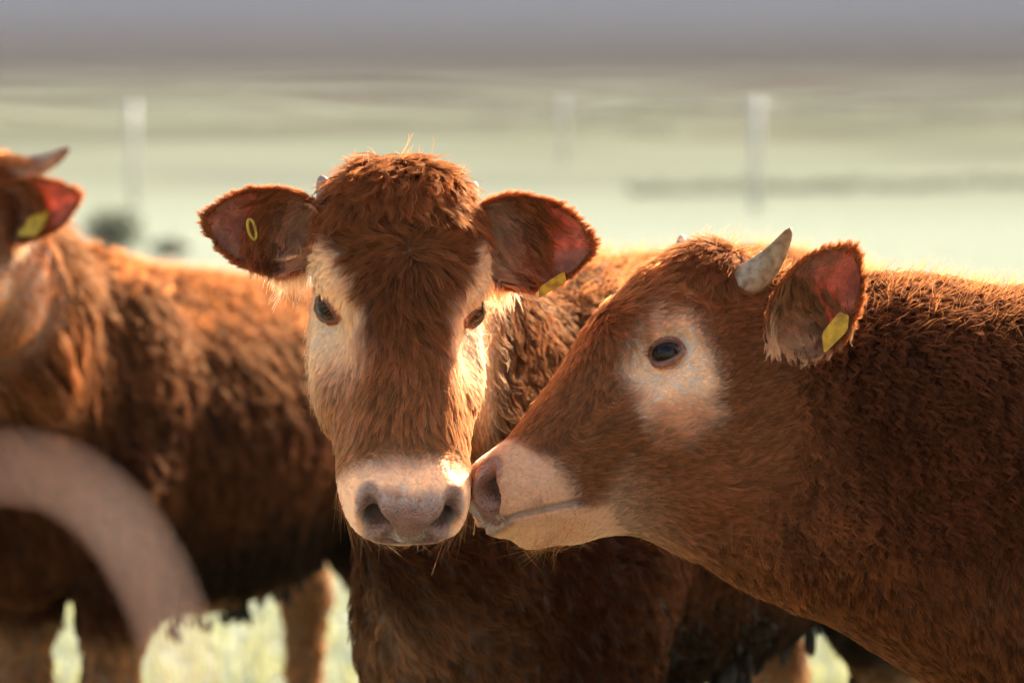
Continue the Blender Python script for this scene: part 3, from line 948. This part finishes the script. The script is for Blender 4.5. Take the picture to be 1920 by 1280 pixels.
        edge = np.sign(f(t))[:, None] * E['w'] * smooth(1.0, .8, f(s))[:, None] + E['a'] * (.25 + f(s))[:, None]
        d = unit(edge + .30 * r.normal(size=(kk, 3)))
        groom(S, 9, p, n, d, np.full(kk, .011) * (1 + (1.1 if style != 'right' else .2) * smooth(.45, .15, f(s))), np.tile(GING * 1.35, (kk, 1)), er * .9, 5, .15, .3, 4, .3, .0004, .02)
        # long hair hanging inside, from the side next to the head
        w_in = (1 - outw) * smooth(.66, .36, s) * (.25 + smooth(.5, -.4, t * np.sign(E['w'][2] or 1) * -1))
        f, n, p = sample(E['V'], E['F'], E['nrm'], w_in, k, r)
        d = tangent(np.tile(E['a'] * .55 + np.array([0, 0, -1.0]), (k, 1)) + .25 * wob(p, 30, 43), n)
        low = smooth(.45, .0, f(s))
        cc = lerp(np.tile((TAN * .62 if style == 'right' else GING * 1.1), (k, 1)), CREAM * .9, .8 * low)
        groom(S, 10, p, n, d, (.030 + .026 * r.random(k)) * (1 if style != 'right' else .62), cc, er * 1.3, 7, .45, .55, 8, .85, .0016, .03, clump_var=.35)
        # pale tuft under the root of the ear
        kt = k // 12 if style != 'right' else 4
        rt = E['V'][:E['n']].reshape(26, 21, 3)[4:9].reshape(-1, 3); rt = rt[rt[:, 2] < np.quantile(rt[:, 2], .35)]
        p = rt[r.integers(0, len(rt), kt)] + r.normal(size=(kt, 3)) * .005
        d = unit(np.tile([0, 0, -1.0], (kt, 1)) + E['a'] * .15 + .18 * r.normal(size=(kt, 3)))
        groom(S, 16, p, np.tile(-FWD, (kt, 1)), d, r.uniform(.018, .042, kt), np.tile(CREAM * .95, (kt, 1)), er, 6, .12, .3, 7, .5, .0008, .05)
        f, n, p = sample(E['V'], E['F'], E['nrm'], 1 - outw, k // 5, r)
        d = tangent(np.tile(E['a'], (k // 5, 1)) + .4 * wob(p, 40, 44), n)
        groom(S, 11, p, n, d, np.full(k // 5, .005), np.tile(TAN * .8, (k // 5, 1)), er * .7, 4, .4, .3, 5, .2)
    # -- lashes and whiskers
    for sd in (-1, 1):
        c, g, hx, hy, ring = infos[sd]
        m = 70
        ph = r.uniform(.15, np.pi - .15, m); i0 = ph / (2 * np.pi) * 40
        p = ring[np.floor(i0).astype(int)] * (1 - i0 % 1)[:, None] + ring[(np.floor(i0).astype(int) + 1) % 40] * (i0 % 1)[:, None]
        d = unit(g * .8 + hy * .05 + np.cos(ph)[:, None] * hx * .5 + .12 * r.normal(size=(m, 3)))
        n = unit(hy + 0 * d)
        groom(S, 12, p, n, d, np.full(m, .013), np.tile(TAN * .55, (m, 1)), .00022, 6, -.25, .8, 3, .2)
        # short velvet on the lids
        lv, lf, lc, _ = make_lids(H, sd)
        ln = vnormals(lv, lf); ln = ln * np.sign((ln * g).sum(1, keepdims=True) + 1e-6)
        k = 2600 if style != 'left' else 300
        f, n, p = sample(lv, lf, ln, (np.arange(len(lv)) > 120).astype(float), k, r)
        d = tangent((-H.u * .3 - H.v + 0 * p) if style == 'right' else (H.u * .5 - H.v * .5 + 0 * p), n)
        groom(S, 13, p, n, d, np.full(k, .005), f(lc), radii[0] * .8, 5, .3, .4, 5, .3)
    if style != 'left':
        f, n, p = sample(V, Q, Nm, ins * smooth(.205, .25, u) * smooth(.03, -.02, v) * (.15 + smooth(.012, .03, np.abs(v + .03))) * (1 - pad) * vw, 240, r)
        d = unit(n * .7 + np.array([0, 0, -.9]) + .20 * r.normal(size=n.shape))
        lw = r.uniform(.02, .062, 240)
        groom(S, 14, p, n, d, lw, np.tile(TAN * .9, (240, 1)), .00015, 7, .05, .2, 1, 0, .0003, .07)
        # stray hairs that catch the light along the outline
        k = 1300
        f, n, p = sample(V, Q, Nm, ins * (1 - bare) * smooth(.2, .1, u) * smooth(-.13, -.07, u) * vw, k, r)
        d = tangent(head_dir(style, H, H.loc(p)) + .8 * r.normal(size=(k, 3)), n)
        groom(S, 15, p, n, d, np.full(k, .022), f(col) * 1.15, radii[0] * .6, 7, .42, .5, 2, .1, .0012, .03)
    fo, cnt = S.build('fur', root, M_FUR)
    # -- clods of dried mud hanging in the belly hair
    if belly is not None and style != 'right':
        f, n, p = sample(V, Q, Nm, smooth(.35, .8, mudw) * smooth(-.6, -.9, Nm[:, 2]) * (vw > .1), 60, r)
        th = np.linspace(0, np.pi, 7); ph = np.linspace(0, 2 * np.pi, 9)[:-1]
        mv = np.array([[math.sin(a_) * math.cos(b_) * (1 + .25 * math.sin(3 * b_ + a_ * 2)), math.sin(a_) * math.sin(b_) * (1 + .2 * math.cos(2 * b_)), math.cos(a_) * 1.7 + .15 * math.sin(b_ * 2)] for a_ in th for b_ in ph])
        mf = [[i * 8 + j, i * 8 + (j + 1) % 8, (i + 1) * 8 + (j + 1) % 8, (i + 1) * 8 + j] for i in range(6) for j in range(8)]
        me = bpy.data.meshes.new('mud_clod'); me.from_pydata(mv.tolist(), [], mf); me.materials.append(M_MUD)
        me.polygons.foreach_set('use_smooth', np.ones(len(mf), bool))
        for pp in p:
            o = bpy.data.objects.new('mud_clod', me); C.objects.link(o); o.parent = root
            sz = r.uniform(.005, .012)
            o.location = pp - np.array(root.location) + np.array([0, 0, -r.uniform(.01, .045)])
            o.scale = (sz, sz, sz * r.uniform(.9, 1.6)); o.rotation_euler = (r.uniform(-.4, .4), r.uniform(-.4, .4), r.uniform(0, 6))
        at = me.attributes.new('coat', 'FLOAT_COLOR', 'POINT'); at.data.foreach_set('color', np.tile([*MUDC, 1], len(mv)).astype(np.float32))
    print(style, 'verts', len(V), 'strands', cnt)
    return root

def mirror_ear(H, e):
    base, a, o, L, W = e[:5]; as_ = e[5] if len(e) > 5 else 0
    qb = H.loc(base); qb[0] *= -1
    m = lambda v: (lambda t: H.M.T @ (t * np.array([-1, 1, 1])))(H.M @ v)
    return (H.w(*qb), m(a), m(o), L, W, as_)
def px_ear(b, t, o, W):
    b, t = P(*b), P(*t)
    return (b, t - b, o, float(np.linalg.norm(t - b)), W)
def horn(H, base, tip, bend, r0, cols):
    return (H.w(*base), H.w(*tip), H.u * bend[1] + H.v * bend[2] + H.l * bend[0], r0, *[np.array(c) for c in cols])

HORN = ([.66, .53, .37], [.48, .36, .20], [.40, .20, .06])
BUD = ([.46, .42, .38], [.50, .46, .42], [.48, .42, .36])
LHORN = ([.50, .36, .28], [.52, .38, .30], [.45, .24, .12])
q1 = 1 if HC.l @ RGT > 0 else -1
qn = 1 if HR.l @ FWD < 0 else -1
earsC = [px_ear((588, 440, 3.12), (384, 412, 3.03), camvec(-.25, -.05, -1), .054),
         px_ear((900, 446, 3.12), (1114, 462, 3.06), camvec(.22, -.10, -1), .060)]
eR = px_ear((1464, 640, 2.95), (1598, 466, 2.90), camvec(.40, .05, -1), .062) + (-.25,)
earsR = [eR, mirror_ear(HR, eR)]
eL = px_ear((0, 408, 4.42), (150, 366, 4.30), camvec(.1, -.1, -1), .055)
earsL = [eL, mirror_ear(HL, eL)]

qf = -qn
hornsC = [horn(HC, (s * .083, -.145, -.005), (s * .100, -.178, .012), (0, 0, 0), .016, BUD) for s in (-1, 1)]
hornsR = [horn(HR, (s * .078, -.142, .004), (s * .118, -.232, .012), (0, .006, -.010), .0210, HORN) for s in (qn,)]
hornsR.append(horn(HR, (qf * .066, -.150, .036), (qf * .084, -.207, .090), (0, 0, 0), .017, BUD))
hornsL = [horn(HL, (s * .070, -.170, .02), (s * .212, -.190, .052), (0, 0, -.012), .022, LHORN) for s in (-1, 1)]

cowC = make_cow('centre', 'ginger cow facing straight out with pale eye patches and short horn buds', HC, BC, neckC, .0040,
                earsC, hornsC, (150000, 90000, 9000), (.00030, .00055))
cowR = make_cow('right', 'brown horned cow in profile, its muzzle touching the face of the ginger cow', HR, BR, neckR, .0036,
                earsR, hornsR, (150000, 190000, 10000), (.00027, .00034))
cowL = make_cow('left', 'shaggy dark reddish cow with a long sunlit mane and muddy belly behind the arching cane', HL, BL, neckL, .009,
                earsL, hornsL, (12000, 75000, 4000), (.0007, .0010), None, .07)
# ear tags
def plate(name, corners, parent, col, th=.0016):
    c = np.array([P(*k) for k in corners]); n = unit(np.cross(c[1] - c[0], c[2] - c[0]))
    # rounded outline
    out = []
    m = len(c)
    for i in range(m):
        a0, a1, a2 = c[i - 1], c[i], c[(i + 1) % m]
        for t in np.linspace(0, 1, 5):
            p0 = a1 + (a0 - a1) * .18; p2 = a1 + (a2 - a1) * .18
            out.append((1 - t) ** 2 * p0 + 2 * t * (1 - t) * a1 + t * t * p2)
    out = np.array(out); k = len(out)
    V = np.concatenate([out + n * th / 2, out - n * th / 2])
    F = [list(range(k)), list(range(k, 2 * k))[::-1]] + [[i, k + i, k + (i + 1) % k, (i + 1) % k] for i in range(k)]
    o = mesh_obj(name, V, F, parent, [M_TAG], None, False)
    set_attr(o, 'coat', np.tile(col, (2 * k, 1)))
    return o
YEL = [.95, .50, .02]
plate('ear_tag', [(1009, 560, 3.03), (1012, 538, 3.04), (1058, 508, 3.06), (1062, 528, 3.05)], cowC, YEL)
plate('ear_tag', [(1545, 664, 2.89), (1541, 624, 2.895), (1574, 584, 2.90), (1592, 592, 2.90), (1589, 620, 2.895)], cowR, [.95, .56, .03])
plate('ear_tag', [(30, 442, 4.32), (58, 405, 4.32), (92, 394, 4.33), (84, 420, 4.33), (66, 444, 4.32)], cowL, [.85, .58, .05])
th = np.linspace(0, 2 * np.pi, 22)
rc = P(472, 430, 3.005)
pa = np.stack([rc + RGT * (.0045 * math.cos(t) - .003 * math.sin(t)) + UPV * .0125 * math.sin(t) for t in th])
V, F = tube(pa, .0019, 8, False)
o = mesh_obj('ear_tag', V, F, cowC, [M_TAG]); set_attr(o, 'coat', np.tile([.75, .52, .05], (len(V), 1)))

# ------------------------------------------------------------------ pasture and hills
HD = np.array([0, 55, 100, 150, 180, 250, 400, 700, 1100, 1600, 2400, 3600.])
HH = np.array([0, 0, .3, 1.4, 2.1, 5.5, 15, 37, 75, 120, 165, 190.])
def terrain(x, y):
    D = np.hypot(x, y)
    h = np.interp(D, HD, HH)
    k = smooth(120, 500, D)
    und = 3.2 * np.sin(x * .011 + 1.2) * np.sin(D * .009) + 2.0 * np.sin(x * .023 - y * .013) + 1.2 * np.sin(x * .047 + y * .031)
    return h + k * und
rad = np.concatenate([[.6], np.geomspace(1.2, 3600, 130)])
na = 240
A = np.linspace(0, 2 * np.pi, na, endpoint=False)
X = np.outer(rad, np.sin(A)); Y = np.outer(rad, np.cos(A))
V = np.stack([X, Y, terrain(X, Y)], -1).reshape(-1, 3)
F = [[i * na + j, i * na + (j + 1) % na, (i + 1) * na + (j + 1) % na, (i + 1) * na + j] for i in range(len(rad) - 1) for j in range(na)]
F = [f[::-1] for f in F] + [list(range(na))[::-1]]
def ground_material():
    m, nt, b, out = new_mat('pasture')
    tc = N(nt, 'ShaderNodeTexCoord')
    def noise(scale, stretch=(1, 1, 1), detail=4):
        mp = N(nt, 'ShaderNodeMapping'); mp.inputs['Scale'].default_value = stretch
        nt.links.new(tc.outputs['Object'], mp.inputs['Vector'])
        n = N(nt, 'ShaderNodeTexNoise'); n.inputs['Scale'].default_value = scale; n.inputs['Detail'].default_value = detail
        nt.links.new(mp.outputs['Vector'], n.inputs['Vector']); return n.outputs['Fac']
    near = ramp(nt, noise(1.6, detail=8), [(.30, (.185, .215, .165)), (.52, (.235, .265, .21)), (.70, (.285, .305, .24))])
    far = ramp(nt, noise(.016, (1, 1.7, .0), 7), [(.30, (.065, .056, .042)), (.43, (.092, .096, .066)), (.55, (.13, .145, .098)), (.70, (.175, .185, .13))])
    brk = ramp(nt, noise(.006, (1, 3.2, .0), 6), [(.55, (0, 0, 0)), (.66, (1, 1, 1))])
    ln = N(nt, 'ShaderNodeVectorMath', operation='LENGTH'); nt.links.new(tc.outputs['Object'], ln.inputs[0])
    mr = N(nt, 'ShaderNodeMapRange'); mr.inputs['From Min'].default_value = 90; mr.inputs['From Max'].default_value = 320
    nt.links.new(ln.outputs['Value'], mr.inputs['Value'])
    m0 = N(nt, 'ShaderNodeMix', data_type='RGBA'); m0.inputs['B'].default_value = (.075, .040, .024, 1)
    bf = N(nt, 'ShaderNodeMath', operation='MULTIPLY'); bf.inputs[1].default_value = .8
    nt.links.new(brk, bf.inputs[0]); nt.links.new(bf.outputs[0], m0.inputs['Factor']); nt.links.new(far, m0.inputs['A'])
    mx = N(nt, 'ShaderNodeMix', data_type='RGBA')
    nt.links.new(mr.outputs['Result'], mx.inputs['Factor']); nt.links.new(near, mx.inputs['A']); nt.links.new(m0.outputs['Result'], mx.inputs['B'])
    # unseen dark soil around the camera, added to cut light bounced from below
    so = N(nt, 'ShaderNodeMapRange'); so.inputs['From Min'].default_value = 3.2; so.inputs['From Max'].default_value = 4.4
    sn = N(nt, 'ShaderNodeMath', operation='ADD'); nt.links.new(ln.outputs['Value'], sn.inputs[0]); nt.links.new(noise(2.2, detail=5), sn.inputs[1])
    nt.links.new(sn.outputs[0], so.inputs['Value'])
    ms_ = N(nt, 'ShaderNodeMix', data_type='RGBA'); nt.links.new(so.outputs['Result'], ms_.inputs['Factor'])
    nt.links.new(ramp(nt, noise(12, detail=6), [(.3, (.030, .022, .015)), (.7, (.075, .055, .038))]), ms_.inputs['A'])
    nt.links.new(mx.outputs['Result'], ms_.inputs['B'])
    nt.links.new(ms_.outputs['Result'], b.inputs['Base Color'])
    b.inputs['Roughness'].default_value = .85; b.inputs['Specular IOR Level'].default_value = .0
    b.inputs['Sheen Weight'].default_value = .0; b.inputs['Sheen Roughness'].default_value = .4
    b.inputs['Sheen Tint'].default_value = (.85, .85, .7, 1)
    bp = N(nt, 'ShaderNodeBump'); bp.inputs['Strength'].default_value = .8; bp.inputs['Distance'].default_value = .06
    nt.links.new(noise(9, detail=6), bp.inputs['Height']); nt.links.new(bp.outputs['Normal'], b.inputs['Normal'])
    return m
ground = tag(mesh_obj('ground', V, F, None, [ground_material()]), kind='structure')

def leaf_mat(name, c, tr=.4, var=.4):
    m, nt, b, out = new_mat(name)
    ge = N(nt, 'ShaderNodeNewGeometry')
    cr = ramp(nt, ge.outputs['Random Per Island'], [(0, tuple(np.array(c) * (1 - var))), (1, tuple(np.array(c) * (1 + var)))])
    nt.links.new(cr, b.inputs['Base Color']); b.inputs['Roughness'].default_value = .5
    t = N(nt, 'ShaderNodeBsdfTranslucent'); nt.links.new(cr, t.inputs['Color'])
    ms = N(nt, 'ShaderNodeMixShader'); ms.inputs['Fac'].default_value = tr
    nt.links.new(b.outputs['BSDF'], ms.inputs[1]); nt.links.new(t.outputs['BSDF'], ms.inputs[2])
    nt.links.new(ms.outputs['Shader'], out.inputs['Surface'])
    return m
M_GRASS = leaf_mat('grass_blade', (.31, .31, .145), .5, .3)
M_LEAF = leaf_mat('hedge_leaf', (.125, .14, .088), .3)
M_BARK, ntb, bb_, _ = new_mat('bark')
nb_ = N(ntb, 'ShaderNodeTexNoise'); nb_.inputs['Scale'].default_value = 6
ntb.links.new(ramp(ntb, nb_.outputs['Fac'], [(.3, (.06, .045, .03)), (.7, (.14, .11, .08))]), bb_.inputs['Base Color'])

# grass blades between and behind the legs
g = np.random.default_rng(11)
n = 70000
d = 5.0 + 24 * g.random(n) ** 1.6
x = g.uniform(-1, 1, n) * (.24 * d + .9)
tuft = np.sin(x * 5.1 + 1.3 * np.sin(d * 3.3)) * np.sin(d * 4.2 + x * 1.7)
h = (.035 + .05 * g.random(n)) * (1 + .5 * np.maximum(tuft, 0))
base = np.stack([x, d, terrain(x, d) - .004], 1)
an = g.uniform(0, 6.28, n); le = g.uniform(.1, .7, n)
side = np.stack([np.cos(an), np.sin(an), 0 * an], 1) * (.0028 + .002 * g.random(n))[:, None]
lean = np.stack([-np.sin(an), np.cos(an), 0 * an], 1) * (h * le)[:, None]
up = np.array([0, 0, 1.0])
v0, v1 = base - side, base + side
v2 = base + up * (h * .6)[:, None] + lean * .4 + side * .7; v3 = base + up * (h * .6)[:, None] + lean * .4 - side * .7
v4 = base + up * h[:, None] * .95 + lean
V = np.stack([v0, v1, v2, v3, v4], 1).reshape(-1, 3)
k = np.arange(n) * 5
F = np.concatenate([np.stack([k, k + 1, k + 2, k + 3], 1).tolist(), ]).tolist() + np.stack([k + 3, k + 2, k + 4], 1).tolist()
tag(mesh_obj('grass', V, F, None, [M_GRASS], None, False), 'short pale grass growing over the pasture under the cattle', 'grass', kind='stuff')

def leaves(c, rad, n, size, seed, lump=.25):
    g = np.random.default_rng(seed)
    p = unit(g.normal(size=(n, 3))) * (g.random(n) ** .45)[:, None]
    p = p * (1 + lump * wob(p, 3.0, seed)[:, :1])
    p = np.asarray(c) + p * np.asarray(rad)
    a = unit(g.normal(size=(n, 3))); b = unit(np.cross(a, g.normal(size=(n, 3))))
    s = size * g.uniform(.6, 1.3, n)[:, None]
    V = np.stack([p - a * s, p + b * s * .5, p + a * s, p - b * s * .5], 1).reshape(-1, 3)
    k = np.arange(n) * 4
    return V, np.stack([k, k + 1, k + 2, k + 3], 1)
def on_ground(px, dist):
    x = (px - 960) / FPX * dist
    return np.array([x, dist, float(terrain(np.array(x), np.array(dist)))])
def top_z(py, dist): return P(960, py, dist)[2]

def bush(name, px, dist, w, hgt, label, seed, n=900):
    b = on_ground(px, dist)
    r_ = empty(name, b); tag(r_, label, 'bush', 'low bushes out in the pasture')
    V, F = leaves(b + [0, 0, hgt * .52], (w, w * .8, hgt * .55), n, .10, seed)
    mesh_obj('crown', V, F, r_, [M_LEAF], None, False)
    for i in range(5):
        a = i * 1.256
        V, F = tube([b, b + [math.cos(a) * w * .25, math.sin(a) * w * .25, hgt * .35], b + [math.cos(a) * w * .5, math.sin(a) * w * .5, hgt * .65]], [.03, .022, .01], 6)
        mesh_obj('stem', V, F, r_, [M_BARK])
bush('bush', 212, 66, .85, 1.15, 'dark round bush in the pasture beyond the shaggy cow', 1)
bush('bush', 318, 62, .55, .45, 'low dark bush beside the taller round bush', 2, 350)

def hedge(px0, px1, d0, d1, hgt, label, seed, depth=.9):
    m = 60
    t = np.linspace(0, 1, m)
    px = px0 + (px1 - px0) * t; dd = d0 + (d1 - d0) * t
    c = np.stack([on_ground(a, b_) for a, b_ in zip(px, dd)])
    r_ = empty('hedge', c[0]); tag(r_, label, 'hedge', 'hedges across the far fields')
    Vs, Fs, o = [], [], 0
    for i in range(m):
        hh = hgt * (.55 + .35 * math.sin(i * .7 + seed) ** 2 + .35 * math.sin(i * .23 + seed * 1.7) ** 2)
        V, F = leaves(c[i] + [0, 0, hh * .5], (np.linalg.norm(c[1] - c[0]) * .75, depth, hh * .55), 110, .16 * hgt / 1.4, seed + i)
        Vs.append(V); Fs.append(F + o); o += len(V)
    mesh_obj('foliage', np.concatenate(Vs), np.concatenate(Fs), r_, [M_LEAF], None, False)
    for i in range(0, m, 4):
        V, F = tube([c[i], c[i] + [.1, 0, hgt * .6]], [.06, .03], 6); mesh_obj('stem', V, F, r_, [M_BARK])
hedge(1185, 2150, 178, 190, 1.05, 'long low hedge along the field edge below the thick pale pole', 40)
hedge(-250, 1250, 455, 330, 2.0, 'dark hedge climbing the far hillside behind the slim pole', 140, 1.4)
hedge(420, 2300, 640, 600, 2.6, 'thin hedge high on the hill under the gate rail', 240, 1.8)
hedge(1100, 2300, 400, 470, 2.2, 'ragged hedge on the brown slope behind the thick pale pole', 340, 1.5)

# utility poles and their line
M_POLE, ntp, bp_, _ = new_mat('weathered_pole')
np_ = N(ntp, 'ShaderNodeTexNoise'); np_.inputs['Scale'].default_value = 3
ntp.links.new(ramp(ntp, np_.outputs['Fac'], [(.3, (.50, .47, .44)), (.7, (.66, .63, .60))]), bp_.inputs['Base Color'])
tops = []
def pole(px, dist, ytop, rr, label):
    b = on_ground(px, dist); zt = top_z(ytop, dist)
    r_ = empty('utility_pole', b); tag(r_, label, 'pole', 'pale poles in the far field')
    V, F = tube([b, b + [0, 0, (zt - b[2]) * .5], [b[0], b[1], zt]], [rr, rr * .9, rr * .75], 14)
    mesh_obj('shaft', V, F, r_, [M_POLE])
    V, F = tube([[b[0] - .9, b[1], zt - .5], [b[0] + .9, b[1], zt - .5]], .07, 8); mesh_obj('crossarm', V, F, r_, [M_POLE])
    for s in (-.75, 0, .75):
        V, F = tube([[b[0] + s, b[1], zt - .45], [b[0] + s, b[1], zt - .2]], [.05, .04], 8); mesh_obj('insulator', V, F, r_, [M_POLE])
    tops.append(np.array([b[0], b[1], zt - .2]))
pole(252, 150, 178, .22, 'slim pale pole standing in the field behind the shaggy cow')
pole(1056, 235, 165, .24, 'distant faint pale pole between the two nearer poles')
pole(1416, 140, 172, .30, 'thick pale pole standing behind the long low hedge')

# ------------------------------------------------------------------ gate close to the lens
M_GALV, ntg, bg_, _ = new_mat('galvanised_steel')
ng = N(ntg, 'ShaderNodeTexNoise'); ng.inputs['Scale'].default_value = 14; ng.inputs['Detail'].default_value = 6
ntg.links.new(ramp(ntg, ng.outputs['Fac'], [(.3, (.54, .50, .55)), (.7, (.66, .62, .67))]), bg_.inputs['Base Color'])
bg_.inputs['Metallic'].default_value = .1; bg_.inputs['Roughness'].default_value = .5
GD = .775
zr = P(960, 14, GD)[2]; yg = P(960, 14, GD)[1]
gate = empty('field_gate', (0, yg, 0)); tag(gate, 'grey galvanised steel gate whose blurred rail crosses above the cattle', 'gate')
rails = [zr, zr - .36, zr - .60, zr - .82, zr - 1.02]
for i, z in enumerate(rails):
    V, F = tube([[x, yg, z] for x in np.linspace(-1.5, 1.5, 14)], .026 if i == 0 else .019, 18); mesh_obj('rail', V, F, gate, [M_GALV])
for x in (-1.5, 1.5):
    V, F = tube([[x, yg, .10], [x, yg, zr]], .0225, 18); mesh_obj('upright', V, F, gate, [M_GALV])
for x in (-1.62, 1.62):
    o_ = empty('gate_post', (x, yg, 0)); tag(o_, 'thick round timber post carrying the hinge side of the gate' if x < 0 else 'thick round timber post at the latch side of the gate', 'post')
    V, F = tube([[x, yg, -.05], [x, yg, .7], [x, yg, 1.55]], [.085, .083, .08], 16); mesh_obj('timber', V, F, o_, [M_BARK])
    for z in (.45, 1.1):
        V, F = tube([[x, yg, z], [x + (.12 if x < 0 else -.12), yg, z]], .012, 10); mesh_obj('hinge' if x < 0 else 'latch', V, F, o_, [M_GALV])

# dry cane bending across in front of the gate
M_STEM = leaf_mat('dry_cane', (.80, .62, .53), .55, .05)
cpx = [(-260, 1010), (-130, 900), (0, 872), (80, 880), (150, 912), (215, 970), (270, 1050), (312, 1140), (338, 1230), (360, 1340), (378, 1480), (392, 1650)]
path = [P(a, b_, .70 - .00005 * a) for a, b_ in cpx]
last = path[-1]
path += [last + (np.array([last[0] + .03, last[1] + .01, -.01]) - last) * t for t in (.3, .65, 1.0)]
path = np.array(path)
ts = np.linspace(0, len(path) - 1, 70)
fine_p = np.stack([np.interp(ts, np.arange(len(path)), path[:, i]) for i in range(3)], 1)
for _ in range(6): fine_p[1:-1] = (fine_p[:-2] + 2 * fine_p[1:-1] + fine_p[2:]) / 4
V, F = tube(fine_p, np.interp(ts, [0, len(path) - 1], [.0013, .0018]), 10)
tag(mesh_obj('bent_cane', V, F, None, [M_STEM]), 'pale dry cane arching out of focus in front of the shaggy cow', 'cane')

# ------------------------------------------------------------------ warm evening air
V = np.array([[x, y, z] for x in (-3800, 3800) for y in (-3800, 3800) for z in (-1.5, 230)], float)
F = [[0, 1, 3, 2], [4, 6, 7, 5], [0, 4, 5, 1], [2, 3, 7, 6], [0, 2, 6, 4], [1, 5, 7, 3]]
M_AIR = bpy.data.materials.new('haze'); M_AIR.use_nodes = True
nta = M_AIR.node_tree; nta.nodes.clear()
oa = N(nta, 'ShaderNodeOutputMaterial'); pv = N(nta, 'ShaderNodeVolumePrincipled')
pv.inputs['Color'].default_value = (.92, .92, .93, 1); pv.inputs['Density'].default_value = .00014
pv.inputs['Anisotropy'].default_value = .1
nta.links.new(pv.outputs['Volume'], oa.inputs['Volume'])
tag(mesh_obj('haze', V, F, None, [M_AIR], None, False), 'thin pale haze lying over the far fields', 'haze', kind='stuff')
